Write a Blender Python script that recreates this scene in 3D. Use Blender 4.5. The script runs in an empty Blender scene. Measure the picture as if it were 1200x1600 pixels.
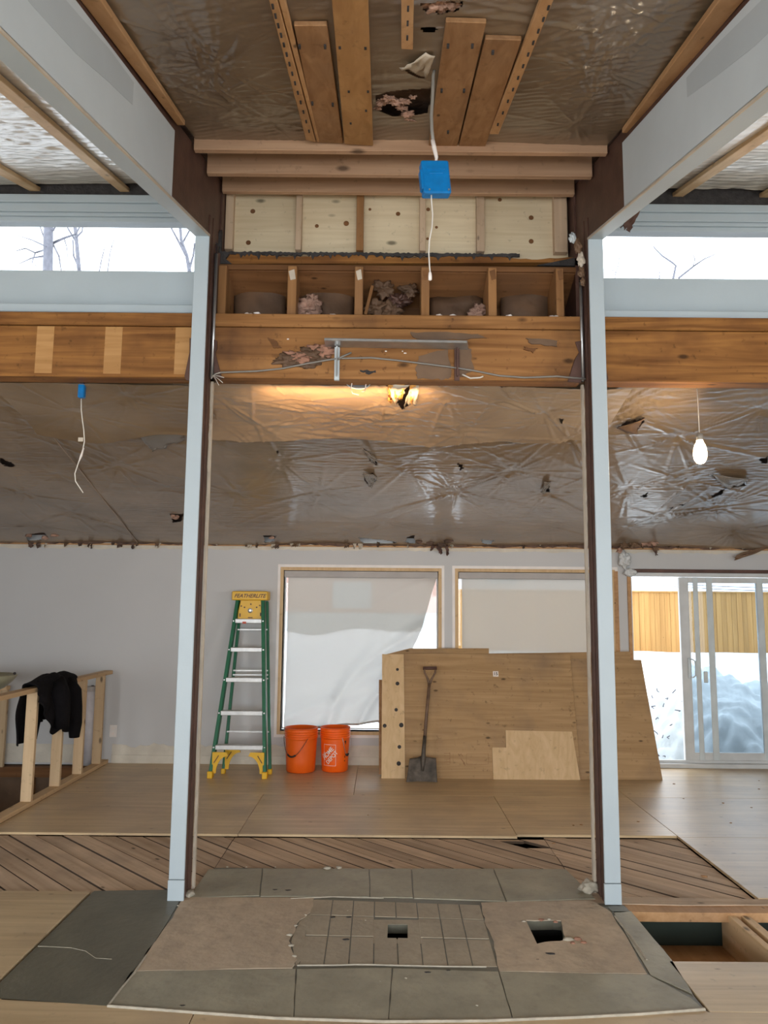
import bpy, bmesh, math, random
import numpy as np
from mathutils import Vector, Matrix, geometry, noise as mnoise
sc = bpy.context.scene
COL = sc.collection
RND = random.Random(7)

# ------------------------------------------------------------------ camera
F, PITCH, ROLL, H = 1200.0, math.radians(7.16), math.radians(0.5), 1.65
_f = Vector((0, math.cos(PITCH), math.sin(PITCH)))
_r0 = Vector((1, 0, 0)); _u0 = _r0.cross(_f)
_r = _r0*math.cos(ROLL) + _u0*math.sin(ROLL)
_u = -_r0*math.sin(ROLL) + _u0*math.cos(ROLL)
CAM = Vector((0, 0, H))
cd = bpy.data.cameras.new('camera'); cam = bpy.data.objects.new('camera', cd); COL.objects.link(cam)
m3 = Matrix((_r, _u, -_f)).transposed().to_4x4(); m3.translation = CAM
cam.matrix_world = m3
cd.sensor_fit = 'VERTICAL'; cd.sensor_height = 24.0; cd.lens = 24.0*F/1600.0
cd.clip_start = 0.05; cd.clip_end = 300
sc.camera = cam

# ------------------------------------------------------------------ sky, light, exposure
w = bpy.data.worlds.new('sky'); sc.world = w; w.use_nodes = True
bg = w.node_tree.nodes['Background']; bg.inputs[0].default_value = (0.90, 0.95, 1.0, 1); bg.inputs[1].default_value = 4.6
def area(name, loc, rot, sx, sy, power, col, portal=False):
    l = bpy.data.lights.new(name, 'AREA'); l.shape = 'RECTANGLE'; l.size = sx; l.size_y = sy
    l.energy = power; l.color = col
    if portal: l.cycles.is_portal = True
    o = bpy.data.objects.new(name, l); COL.objects.link(o); o.location = loc; o.rotation_euler = rot
    return o
R90 = math.radians(90)
area('front_window_daylight', (0.2, -2.86, 1.35), (R90, 0, 0), 7.6, 1.9, 265, (0.90, 0.96, 1.0))
area('left_fill_light', (-5.3, 0.8, 1.35), (0, -R90, 0), 1.8, 3.0, 60, (0.90, 0.96, 1.0))  # unseen area lamp added to brighten the room from the left
area('right_fill_light', (5.9, 0.8, 1.35), (0, R90, 0), 1.8, 3.0, 60, (0.90, 0.96, 1.0))  # unseen area lamp added to brighten the room from the right
area('clerestory_portal_left', (-3.3, 5.15, 4.15), (-R90, 0, 0), 4.0, 0.45, 1, (1, 1, 1), True)
area('clerestory_portal_right', (3.5, 5.15, 4.15), (-R90, 0, 0), 4.2, 0.45, 1, (1, 1, 1), True)
area('sliding_door_portal', (3.75, 8.55, 1.05), (-R90, 0, 0), 2.0, 2.0, 1, (1, 1, 1), True)
def bulb_light(name, loc, power, col, rad):
    l = bpy.data.lights.new(name, 'POINT'); l.energy = power; l.color = col; l.shadow_soft_size = rad
    o = bpy.data.objects.new(name, l); COL.objects.link(o); o.location = loc
area('work_light_behind_header', (-0.25, 4.905, 2.99), (R90*1.02, 0, 0), 1.1, 0.06, 9.5, (1.0, 0.62, 0.30))
bulb_light('hanging_bulb_glow', (2.035, 4.95, 2.64), 26, (1.0, 0.76, 0.48), 0.03)
sc.view_settings.view_transform = 'Standard'; sc.view_settings.look = 'None'
sc.view_settings.exposure = 0.0; sc.view_settings.gamma = 1.0; sc.view_settings.use_curve_mapping = False
sc.cycles.max_bounces = 8; sc.cycles.diffuse_bounces = 5; sc.cycles.glossy_bounces = 4
sc.cycles.transparent_max_bounces = 12; sc.cycles.sample_clamp_indirect = 4.0
sc.cycles.use_denoising = True; sc.cycles.caustics_reflective = False; sc.cycles.caustics_refractive = False

# ------------------------------------------------------------------ pixel rays onto real planes
def ray(px, py): return _r*(px-600) - _u*(py-800) + _f*F
def oy(px, py, Y): d = ray(px, py); return CAM + d*(Y/d.y)
def oz(px, py, Z): d = ray(px, py); return CAM + d*((Z-H)/d.z)
def ox(px, py, X): d = ray(px, py); return CAM + d*(X/d.x)
def opl(px, py, P0, n):
    d = ray(px, py); n = Vector(n); return CAM + d*((Vector(P0)-CAM).dot(n)/d.dot(n))
def zc(Y): return 4.29 + 0.27*(Y-4.0)            # upper roof underside
def zl(Y): return 2.345 - 0.2245*(Y-8.42)        # lower roof underside
def up(px, py, dz=0.0): return opl(px, py, (0, 4.0, 4.29+dz), (0, -0.27, 1))
def lo(px, py, dz=0.0): return opl(px, py, (0, 8.42, 2.345+dz), (0, 0.2245, 1))
YB = 8.42

# ------------------------------------------------------------------ materials
def newmat(name):
    m = bpy.data.materials.new(name); m.use_nodes = True; nt = m.node_tree
    return m, nt, nt.nodes['Principled BSDF'], nt.nodes, nt.links
def plain(name, col, rough=0.6, metal=0.0, var=0.08, scale=6.0, bump=0.0, bscale=60, coat=0.0, dirt=0.0):
    m, nt, b, N, L = newmat(name)
    tc = N.new('ShaderNodeTexCoord'); n = N.new('ShaderNodeTexNoise'); n.inputs['Scale'].default_value = scale; n.inputs['Detail'].default_value = 5
    L.new(tc.outputs['Object'], n.inputs['Vector'])
    r = N.new('ShaderNodeValToRGB'); c = Vector(col)
    r.color_ramp.elements[0].position = 0.3; r.color_ramp.elements[1].position = 0.7
    r.color_ramp.elements[0].color = (*(c*(1-var)), 1); r.color_ramp.elements[1].color = (*(c*(1+var)), 1)
    L.new(n.outputs['Fac'], r.inputs['Fac']); out = r.outputs['Color']
    if dirt:
        for sc_, lo_, hi_, k_ in ((2.6, .46, .72, 1.0), (13, .52, .70, .7)):
            nd = N.new('ShaderNodeTexNoise'); nd.inputs['Scale'].default_value = sc_; nd.inputs['Detail'].default_value = 9; nd.inputs['Roughness'].default_value = 0.68; L.new(tc.outputs['Object'], nd.inputs['Vector'])
            rd = N.new('ShaderNodeMapRange'); rd.inputs[1].default_value = lo_; rd.inputs[2].default_value = hi_; rd.inputs[4].default_value = dirt*k_; L.new(nd.outputs['Fac'], rd.inputs[0])
            mx = N.new('ShaderNodeMix'); mx.data_type = 'RGBA'; L.new(rd.outputs[0], mx.inputs['Factor']); L.new(out, mx.inputs['A']); mx.inputs['B'].default_value = (*(c*0.5), 1); out = mx.outputs['Result']
    L.new(out, b.inputs['Base Color'])
    b.inputs['Roughness'].default_value = rough; b.inputs['Metallic'].default_value = metal
    b.inputs['Coat Weight'].default_value = coat
    if bump:
        n2 = N.new('ShaderNodeTexNoise'); n2.inputs['Scale'].default_value = bscale; n2.inputs['Detail'].default_value = 6
        L.new(tc.outputs['Object'], n2.inputs['Vector'])
        bp = N.new('ShaderNodeBump'); bp.inputs['Strength'].default_value = bump; bp.inputs['Distance'].default_value = 0.01
        L.new(n2.outputs['Fac'], bp.inputs['Height']); L.new(bp.outputs['Normal'], b.inputs['Normal'])
    return m
def wood(name, dark, light, axis='X', gs=1.0, knots=0.0, rough=0.65, stain=None, stain_amt=0.0, figure=0.0, vary=0.12, speck=0.45):
    m, nt, b, N, L = newmat(name)
    tc = N.new('ShaderNodeTexCoord'); oi = N.new('ShaderNodeObjectInfo')
    mp = N.new('ShaderNodeMapping'); s = [22*gs, 22*gs, 22*gs]; s['XYZ'.index(axis)] = 1.1*gs
    mp.inputs['Scale'].default_value = s; L.new(tc.outputs['Object'], mp.inputs['Vector'])
    rn = N.new('ShaderNodeMath'); rn.operation = 'MULTIPLY'; rn.inputs[1].default_value = 37.0; L.new(oi.outputs['Random'], rn.inputs[0])
    n = N.new('ShaderNodeTexNoise'); n.noise_dimensions = '4D'; n.inputs['Scale'].default_value = 1.0; n.inputs['Detail'].default_value = 6
    n.inputs['Distortion'].default_value = 0.6 + figure; L.new(mp.outputs[0], n.inputs['Vector']); L.new(rn.outputs[0], n.inputs['W'])
    r = N.new('ShaderNodeValToRGB'); r.color_ramp.elements[0].position = 0.32; r.color_ramp.elements[1].position = 0.68
    r.color_ramp.elements[0].color = (*dark, 1); r.color_ramp.elements[1].color = (*light, 1)
    L.new(n.outputs['Fac'], r.inputs['Fac']); out = r.outputs['Color']
    def mix(a, colr, fac):
        mx = N.new('ShaderNodeMix'); mx.data_type = 'RGBA'; L.new(fac, mx.inputs['Factor']); L.new(a, mx.inputs['A']); mx.inputs['B'].default_value = (*colr, 1)
        return mx.outputs['Result']
    # broad blotches
    n3 = N.new('ShaderNodeTexNoise'); n3.noise_dimensions = '4D'; n3.inputs['Scale'].default_value = 2.3; n3.inputs['Detail'].default_value = 4
    L.new(tc.outputs['Object'], n3.inputs['Vector']); L.new(rn.outputs[0], n3.inputs['W'])
    if stain:
        rs = N.new('ShaderNodeMapRange'); rs.inputs[1].default_value = 0.48; rs.inputs[2].default_value = 0.75; rs.inputs[4].default_value = stain_amt
        L.new(n3.outputs['Fac'], rs.inputs[0]); out = mix(out, stain, rs.outputs[0])
    if speck:                                              # small dents, nail marks and dirt
        n5 = N.new('ShaderNodeTexNoise'); n5.inputs['Scale'].default_value = 19; n5.inputs['Detail'].default_value = 5; n5.inputs['Roughness'].default_value = 0.65; L.new(tc.outputs['Object'], n5.inputs['Vector'])
        r5 = N.new('ShaderNodeMapRange'); r5.inputs[1].default_value = 0.60; r5.inputs[2].default_value = 0.74; r5.inputs[4].default_value = speck
        L.new(n5.outputs['Fac'], r5.inputs[0]); out = mix(out, tuple(x*0.35 for x in dark), r5.outputs[0])
    if knots:
        mk = N.new('ShaderNodeMapping'); s2 = [7.0, 7.0, 7.0]; s2['XYZ'.index(axis)] = 3.2; mk.inputs['Scale'].default_value = s2
        L.new(tc.outputs['Object'], mk.inputs['Vector']); L.new(rn.outputs[0], mk.inputs['Location'])
        v = N.new('ShaderNodeTexVoronoi'); v.inputs['Scale'].default_value = 1.0; L.new(mk.outputs[0], v.inputs['Vector'])
        kr = N.new('ShaderNodeMapRange'); kr.inputs[1].default_value = 0.16*knots; kr.inputs[2].default_value = 0.07*knots; kr.inputs[3].default_value = 0; kr.inputs[4].default_value = 0.85
        L.new(v.outputs['Distance'], kr.inputs[0]); out = mix(out, tuple(x*0.22 for x in dark), kr.outputs[0])
    hv = N.new('ShaderNodeHueSaturation'); va = N.new('ShaderNodeMapRange'); va.inputs[3].default_value = 1-vary; va.inputs[4].default_value = 1+vary
    L.new(oi.outputs['Random'], va.inputs[0]); L.new(va.outputs[0], hv.inputs['Value']); L.new(out, hv.inputs['Color'])
    L.new(hv.outputs['Color'], b.inputs['Base Color']); b.inputs['Roughness'].default_value = rough; b.inputs['Specular IOR Level'].default_value = 0.22 if rough > .4 else 0.5
    bp = N.new('ShaderNodeBump'); bp.inputs['Strength'].default_value = 0.25; bp.inputs['Distance'].default_value = 0.004
    L.new(n.outputs['Fac'], bp.inputs['Height']); L.new(bp.outputs['Normal'], b.inputs['Normal'])
    return m
def plastic(name, c1, c2, rough=0.24, scale=1.0, along=4.0, bstr=0.16):
    m, nt, b, N, L = newmat(name)
    tc = N.new('ShaderNodeTexCoord'); n = N.new('ShaderNodeTexNoise'); n.inputs['Scale'].default_value = 1.6; n.inputs['Detail'].default_value = 7
    L.new(tc.outputs['Object'], n.inputs['Vector'])
    r = N.new('ShaderNodeValToRGB'); r.color_ramp.elements[0].position = 0.35; r.color_ramp.elements[1].position = 0.65
    r.color_ramp.elements[0].color = (*c1, 1); r.color_ramp.elements[1].color = (*c2, 1)
    L.new(n.outputs['Fac'], r.inputs['Fac']); L.new(r.outputs['Color'], b.inputs['Base Color'])
    b.inputs['Roughness'].default_value = 0.55; b.inputs['Coat Weight'].default_value = 0.85; b.inputs['Coat Roughness'].default_value = rough; b.inputs['Coat IOR'].default_value = 1.7
    mp = N.new('ShaderNodeMapping'); mp.inputs['Scale'].default_value = (along*scale, 22*scale, 22*scale); mp.inputs['Rotation'].default_value = (0, 0, 0.12)
    L.new(tc.outputs['Object'], mp.inputs['Vector'])
    n2 = N.new('ShaderNodeTexNoise'); n2.inputs['Scale'].default_value = 1.0; n2.inputs['Detail'].default_value = 4; n2.inputs['Distortion'].default_value = 0.3
    L.new(mp.outputs[0], n2.inputs['Vector'])
    n4 = N.new('ShaderNodeTexNoise'); n4.inputs['Scale'].default_value = 75; n4.inputs['Detail'].default_value = 2; L.new(tc.outputs['Object'], n4.inputs['Vector'])
    ad = N.new('ShaderNodeMath'); ad.operation = 'MULTIPLY_ADD'; ad.inputs[1].default_value = 0.12
    L.new(n4.outputs['Fac'], ad.inputs[0]); L.new(n2.outputs['Fac'], ad.inputs[2])
    bp = N.new('ShaderNodeBump'); bp.inputs['Strength'].default_value = bstr; bp.inputs['Distance'].default_value = 0.010
    L.new(ad.outputs[0], bp.inputs['Height']); L.new(bp.outputs['Normal'], b.inputs['Normal']); L.new(bp.outputs['Normal'], b.inputs['Coat Normal'])
    return m
def clear(name, tint, gloss=0.08, rough=0.02, alpha=0.0, col=(1, 1, 1)):
    m = bpy.data.materials.new(name); m.use_nodes = True; N = m.node_tree.nodes; L = m.node_tree.links; N.clear()
    o = N.new('ShaderNodeOutputMaterial'); t = N.new('ShaderNodeBsdfTransparent'); t.inputs[0].default_value = (*tint, 1)
    g = N.new('ShaderNodeBsdfGlossy'); g.inputs['Roughness'].default_value = rough
    mx = N.new('ShaderNodeMixShader'); fr = N.new('ShaderNodeFresnel'); fr.inputs[0].default_value = 1.2 + gloss*2
    L.new(fr.outputs[0], mx.inputs[0]); L.new(t.outputs[0], mx.inputs[1]); L.new(g.outputs[0], mx.inputs[2])
    src = mx.outputs[0]
    if alpha:
        d = N.new('ShaderNodeBsdfDiffuse'); d.inputs[0].default_value = (*col, 1); m2 = N.new('ShaderNodeMixShader'); m2.inputs[0].default_value = alpha
        L.new(src, m2.inputs[1]); L.new(d.outputs[0], m2.inputs[2]); src = m2.outputs[0]
    L.new(src, o.inputs[0]); return m
def shade_mat():
    m = bpy.data.materials.new('screen_shade_fabric'); m.use_nodes = True; N = m.node_tree.nodes; L = m.node_tree.links; N.clear()
    o = N.new('ShaderNodeOutputMaterial'); t = N.new('ShaderNodeBsdfTransparent'); t.inputs[0].default_value = (1, 1, 1, 1)
    d = N.new('ShaderNodeBsdfDiffuse'); d.inputs[0].default_value = (0.54, 0.50, 0.45, 1)
    tr = N.new('ShaderNodeBsdfTranslucent'); tr.inputs[0].default_value = (0.38, 0.34, 0.29, 1)
    a = N.new('ShaderNodeMixShader'); a.inputs[0].default_value = 0.45; L.new(d.outputs[0], a.inputs[1]); L.new(tr.outputs[0], a.inputs[2])
    b2 = N.new('ShaderNodeMixShader'); b2.inputs[0].default_value = 0.09; L.new(a.outputs[0], b2.inputs[1]); L.new(t.outputs[0], b2.inputs[2])
    L.new(b2.outputs[0], o.inputs[0]); return m
def emis(name, col, s):
    m, nt, b, N, L = newmat(name); b.inputs['Base Color'].default_value = (1, .9, .8, 1)
    b.inputs['Emission Color'].default_value = (*col, 1); b.inputs['Emission Strength'].default_value = s; return m

M = {}
M['ply'] = wood('floor_plywood', (0.46, 0.33, 0.185), (0.62, 0.465, 0.275), 'X', 0.6, 0.45, 0.38, (0.33, 0.235, 0.15), 0.7, 1.0, 0.07, 0.4)
M['ply_lean'] = wood('sheet_plywood', (0.34, 0.205, 0.092), (0.47, 0.30, 0.15), 'X', 0.5, 0.6, 0.6, (0.22, 0.145, 0.09), 0.75, 1.8, 0.06, 0.7)
M['ply_new'] = wood('new_plywood', (0.62, 0.50, 0.32), (0.72, 0.60, 0.41), 'X', 0.45, 0.9, 0.6, None, 0, 2.5, 0.05)
M['ply_strip'] = wood('strip_plywood', (0.56, 0.38, 0.20), (0.66, 0.47, 0.27), 'Z', 0.5, 0.0, 0.6, None, 0, 1.5, 0.04)
M['plank'] = wood('old_plank', (0.42, 0.30, 0.20), (0.60, 0.45, 0.32), 'X', 0.7, 0.6, 0.75, (0.22, 0.17, 0.135), 0.55, 0.4, 0.16)
M['spruceY'] = wood('spruce_y', (0.55, 0.36, 0.19), (0.68, 0.48, 0.28), 'Y', 0.8, 0.8, 0.6)
M['spruceZ'] = wood('spruce_z', (0.55, 0.38, 0.22), (0.68, 0.50, 0.31), 'Z', 0.8, 0.8, 0.6)
M['header'] = wood('glulam_header', (0.15, 0.058, 0.014), (0.36, 0.16, 0.044), 'X', 0.55, 0.9, 0.55, (0.10, 0.035, 0.012), 0.85, 1.6, 0.05, 0.8)
M['headerc'] = wood('stained_header', (0.19, 0.078, 0.022), (0.38, 0.18, 0.062), 'X', 0.5, 1.0, 0.6, (0.075, 0.034, 0.018), 1.0, 1.8, 0.05, 0.9)
M['boardY'] = wood('old_board_y', (0.26, 0.13, 0.055), (0.40, 0.225, 0.11), 'Y', 0.8, 0.5, 0.65, (0.20, 0.12, 0.07), 0.7, 0.4, 0.14)
M['board_goldY'] = wood('golden_board_y', (0.38, 0.195, 0.07), (0.52, 0.29, 0.12), 'Y', 0.7, 0.6, 0.6, (0.30, 0.155, 0.07), 0.5, 0.4, 0.05)
M['strapY'] = wood('strapping_y', (0.44, 0.24, 0.105), (0.58, 0.34, 0.17), 'Y', 0.9, 0.5, 0.65, (0.25, 0.13, 0.07), 0.5, 0.3, 0.08)
M['purlinX'] = wood('purlin_x', (0.40, 0.235, 0.14), (0.54, 0.34, 0.21), 'X', 0.8, 1.1, 0.65, (0.30, 0.17, 0.10), 0.35, 0.5, 0.06)
M['studZ'] = wood('pale_stud', (0.46, 0.32, 0.21), (0.58, 0.43, 0.29), 'Z', 0.8, 0.5, 0.65)
M['studO'] = wood('orange_stud', (0.24, 0.11, 0.038), (0.38, 0.19, 0.075), 'Z', 0.8, 0.6, 0.65, (0.22, 0.12, 0.07), 0.4)
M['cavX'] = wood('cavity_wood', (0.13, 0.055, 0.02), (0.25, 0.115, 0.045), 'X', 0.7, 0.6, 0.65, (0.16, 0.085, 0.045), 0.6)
M['header_pale'] = wood('pale_header', (0.36, 0.18, 0.062), (0.48, 0.26, 0.10), 'X', 0.55, 0.3, 0.55, None, 0, 1.6, 0.03)
M['amber'] = plain('glow_tinted_paper', (.62, .30, .07), .7, 0, .15, 9, .4, 20)  # orange glow of the lamp behind the header is put into this paper colour
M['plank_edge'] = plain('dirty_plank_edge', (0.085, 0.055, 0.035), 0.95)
M['batt'] = plain('old_batt_paper', (0.115, 0.062, 0.032), 0.7, 0, 0.3, 6, 0.6, 14)
M['char'] = plain('charred_wood', (0.035, 0.03, 0.028), 0.8, 0, 0.4, 20, 0.6)
M['white'] = plain('white_paint', (0.43, 0.49, 0.52), 0.45, 0, 0.03, 3, 0.05)
M['primer'] = plain('primed_drywall', (0.57, 0.61, 0.62), 0.75, 0, 0.05, 2.2, 0.05)
M['primer2'] = plain('patched_drywall', (0.47, 0.505, 0.515), 0.8, 0, 0.05, 2.2, 0.05)
M['cream'] = plain('drywall_edge', (0.55, 0.47, 0.37), 0.85, 0, 0.12, 8, 0.3)
M['wall'] = plain('grey_wall_paint', (0.53, 0.525, 0.52), 0.55, 0, 0.03, 1.2, 0.04)
M['walltrim'] = plain('bare_wall_strip', (0.62, 0.57, 0.48), 0.8, 0, 0.12, 5, 0.3)
M['steel'] = plain('brown_primed_steel', (0.10, 0.048, 0.034), 0.55, 0.2, 0.25, 9, 0.2)
M['steel_dark'] = plain('dark_steel', (0.035, 0.02, 0.018), 0.6, 0.2, 0.2, 9)
M['galv'] = plain('galvanized_steel', (0.50, 0.50, 0.49), 0.35, 0.8, 0.12, 12)
M['alu'] = plain('aluminium', (0.62, 0.62, 0.61), 0.38, 0.35, 0.1, 20)
M['green'] = plain('green_fibreglass', (0.012, 0.13, 0.062), 0.4, 0, 0.12, 10)
M['yellow'] = plain('yellow_plastic', (0.75, 0.43, 0.015), 0.4, 0, 0.04, 10)
M['red'] = plain('red_print', (0.50, 0.06, 0.02), 0.5)
M['black'] = plain('black_print', (0.02, 0.015, 0.015), 0.6)
M['orange'] = plain('orange_plastic', (0.78, 0.115, 0.006), 0.38, 0, 0.05, 4)
M['orange2'] = plain('bright_orange_plastic', (0.90, 0.125, 0.006), 0.36, 0, 0.05, 4)
M['printw'] = plain('white_print', (0.80, 0.72, 0.66), 0.5)
M['blue'] = plain('blue_plastic', (0.0, 0.155, 0.42), 0.35, 0, 0.12, 30)
M['cable'] = plain('grey_cable', (0.24, 0.22, 0.19), 0.5)
M['cordw'] = plain('white_cord', (0.70, 0.65, 0.57), 0.5)
M['cloth'] = plain('black_jacket_cloth', (0.007, 0.006, 0.007), 0.95, 0, 0.2, 30, 0.3, 90)
M['cloth'].node_tree.nodes['Principled BSDF'].inputs['Specular IOR Level'].default_value = 0.15
M['shovelm'] = plain('muddy_steel', (0.085, 0.068, 0.052), 0.6, 0.3, 0.5, 14, 0.5, 40)
M['shaft'] = plain('worn_ash_handle', (0.15, 0.09, 0.055), 0.6, 0, 0.35, 12, 0.2)
M['slate'] = plain('grey_hearth_stone', (0.33, 0.30, 0.22), 0.5, 0, 0.22, 2.2, 0.35, 22, 0, 0.5)
M['slate_d'] = plain('dark_hearth_stone', (0.135, 0.125, 0.09), 0.42, 0, 0.22, 2.4, 0.3, 22, 0, 0.35)
M['mortar'] = plain('tan_mortar', (0.50, 0.395, 0.285), 0.8, 0, 0.18, 2.8, 0.5, 18, 0, 0.6)
M['firebrick'] = plain('sooty_firebrick', (0.40, 0.335, 0.245), 0.75, 0, 0.15, 5, 0.35, 30, 0, 0.45)
M['grout'] = plain('cream_mortar_edge', (0.42, 0.37, 0.29), 0.85, 0, 0.15, 20, 0.6, 40)
M['rubble'] = plain('broken_brick', (0.34, 0.17, 0.11), 0.9, 0, 0.3, 25, 0.8, 40)
M['ash'] = plain('ash_pit', (0.015, 0.014, 0.012), 0.95)
M['insul'] = plain('pink_insulation', (0.36, 0.215, 0.155), 0.95, 0, 0.35, 14, 1.0, 30)
M['insul_d'] = plain('brown_insulation', (0.115, 0.07, 0.05), 0.95, 0, 0.5, 9, 1.0, 22)
M['kraft'] = plain('kraft_paper', (0.16, 0.092, 0.05), 0.6, 0, 0.22, 5, 0.5, 12)
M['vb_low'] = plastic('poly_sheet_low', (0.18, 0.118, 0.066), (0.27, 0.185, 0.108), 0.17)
M['vb_hi'] = plastic('poly_sheet_lit', (0.26, 0.18, 0.115), (0.34, 0.245, 0.16), 0.2)  # lighter copy of the low sheet; the nearby lamp's glow is painted in
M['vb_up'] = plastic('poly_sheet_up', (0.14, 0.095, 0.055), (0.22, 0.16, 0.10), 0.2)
M['vb_side_lit'] = plastic('poly_sheet_side_lit', (0.60, 0.53, 0.44), (0.78, 0.74, 0.66), 0.16, 1.6, 1.0, 0.35)  # same roof plastic in a paler colour; clerestory daylight is painted in
M['shade'] = shade_mat()
M['roller'] = plain('shade_roller_cover', (0.42, 0.39, 0.37), 0.6)
M['glass'] = clear('window_glass', (0.97, 0.99, 1.0))
M['glass_t'] = clear('door_glass', (0.70, 0.755, 0.80), 0.1)
M['film'] = clear('loose_poly_film', (0.9, 0.87, 0.83), 0.25, 0.2, 0.35, (0.5, 0.44, 0.38))
M['vinyl'] = plain('white_vinyl', (0.60, 0.61, 0.605), 0.4)
M['vinyl_b'] = plain('grey_blue_vinyl', (0.58, 0.63, 0.64), 0.4)
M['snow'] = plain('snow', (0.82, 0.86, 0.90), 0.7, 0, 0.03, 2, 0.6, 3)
M['snow_shade'] = plain('shaded_snow', (0.44, 0.49, 0.51), 0.6, 0, 0.16, 3, 1.0, 5)  # grey-blue copy of the snow; the bank's shade is in this colour
M['cedar'] = wood('cedar_picket', (0.27, 0.14, 0.042), (0.36, 0.205, 0.07), 'Z', 0.5, 0.4, 0.7, None, 0, 0.3, 0.14)
M['bark'] = plain('hazed_bark', (0.13, 0.13, 0.155), 0.9, 0, 0.2, 12, 0.6, 20)  # glare around the trees is put into this grey-blue bark colour
M['brickwall'] = plain('red_house_wall', (0.28, 0.17, 0.135), 0.85, 0, 0.12, 8)
M['housegrey'] = plain('grey_house_band', (0.28, 0.34, 0.36), 0.7)
M['opal'] = plain('opal_glass_shade', (0.42, 0.40, 0.27), 0.3, 0, 0.05, 5)
M['outlet'] = plain('outlet_plastic', (0.78, 0.73, 0.69), 0.4)
M['tube'] = plain('cardboard_tube', (0.72, 0.68, 0.70), 0.7, 0, 0.1, 10)
M['bulb'] = emis('glowing_bulb', (1.0, 0.80, 0.52), 14)
M['base'] = plain('basement_surface', (0.075, 0.055, 0.042), 0.9)
M['base_green'] = plain('dark_foundation', (0.032, 0.046, 0.036), 0.9)
M['roofm'] = plain('roof_deck', (0.16, 0.12, 0.09), 0.9)

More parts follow.
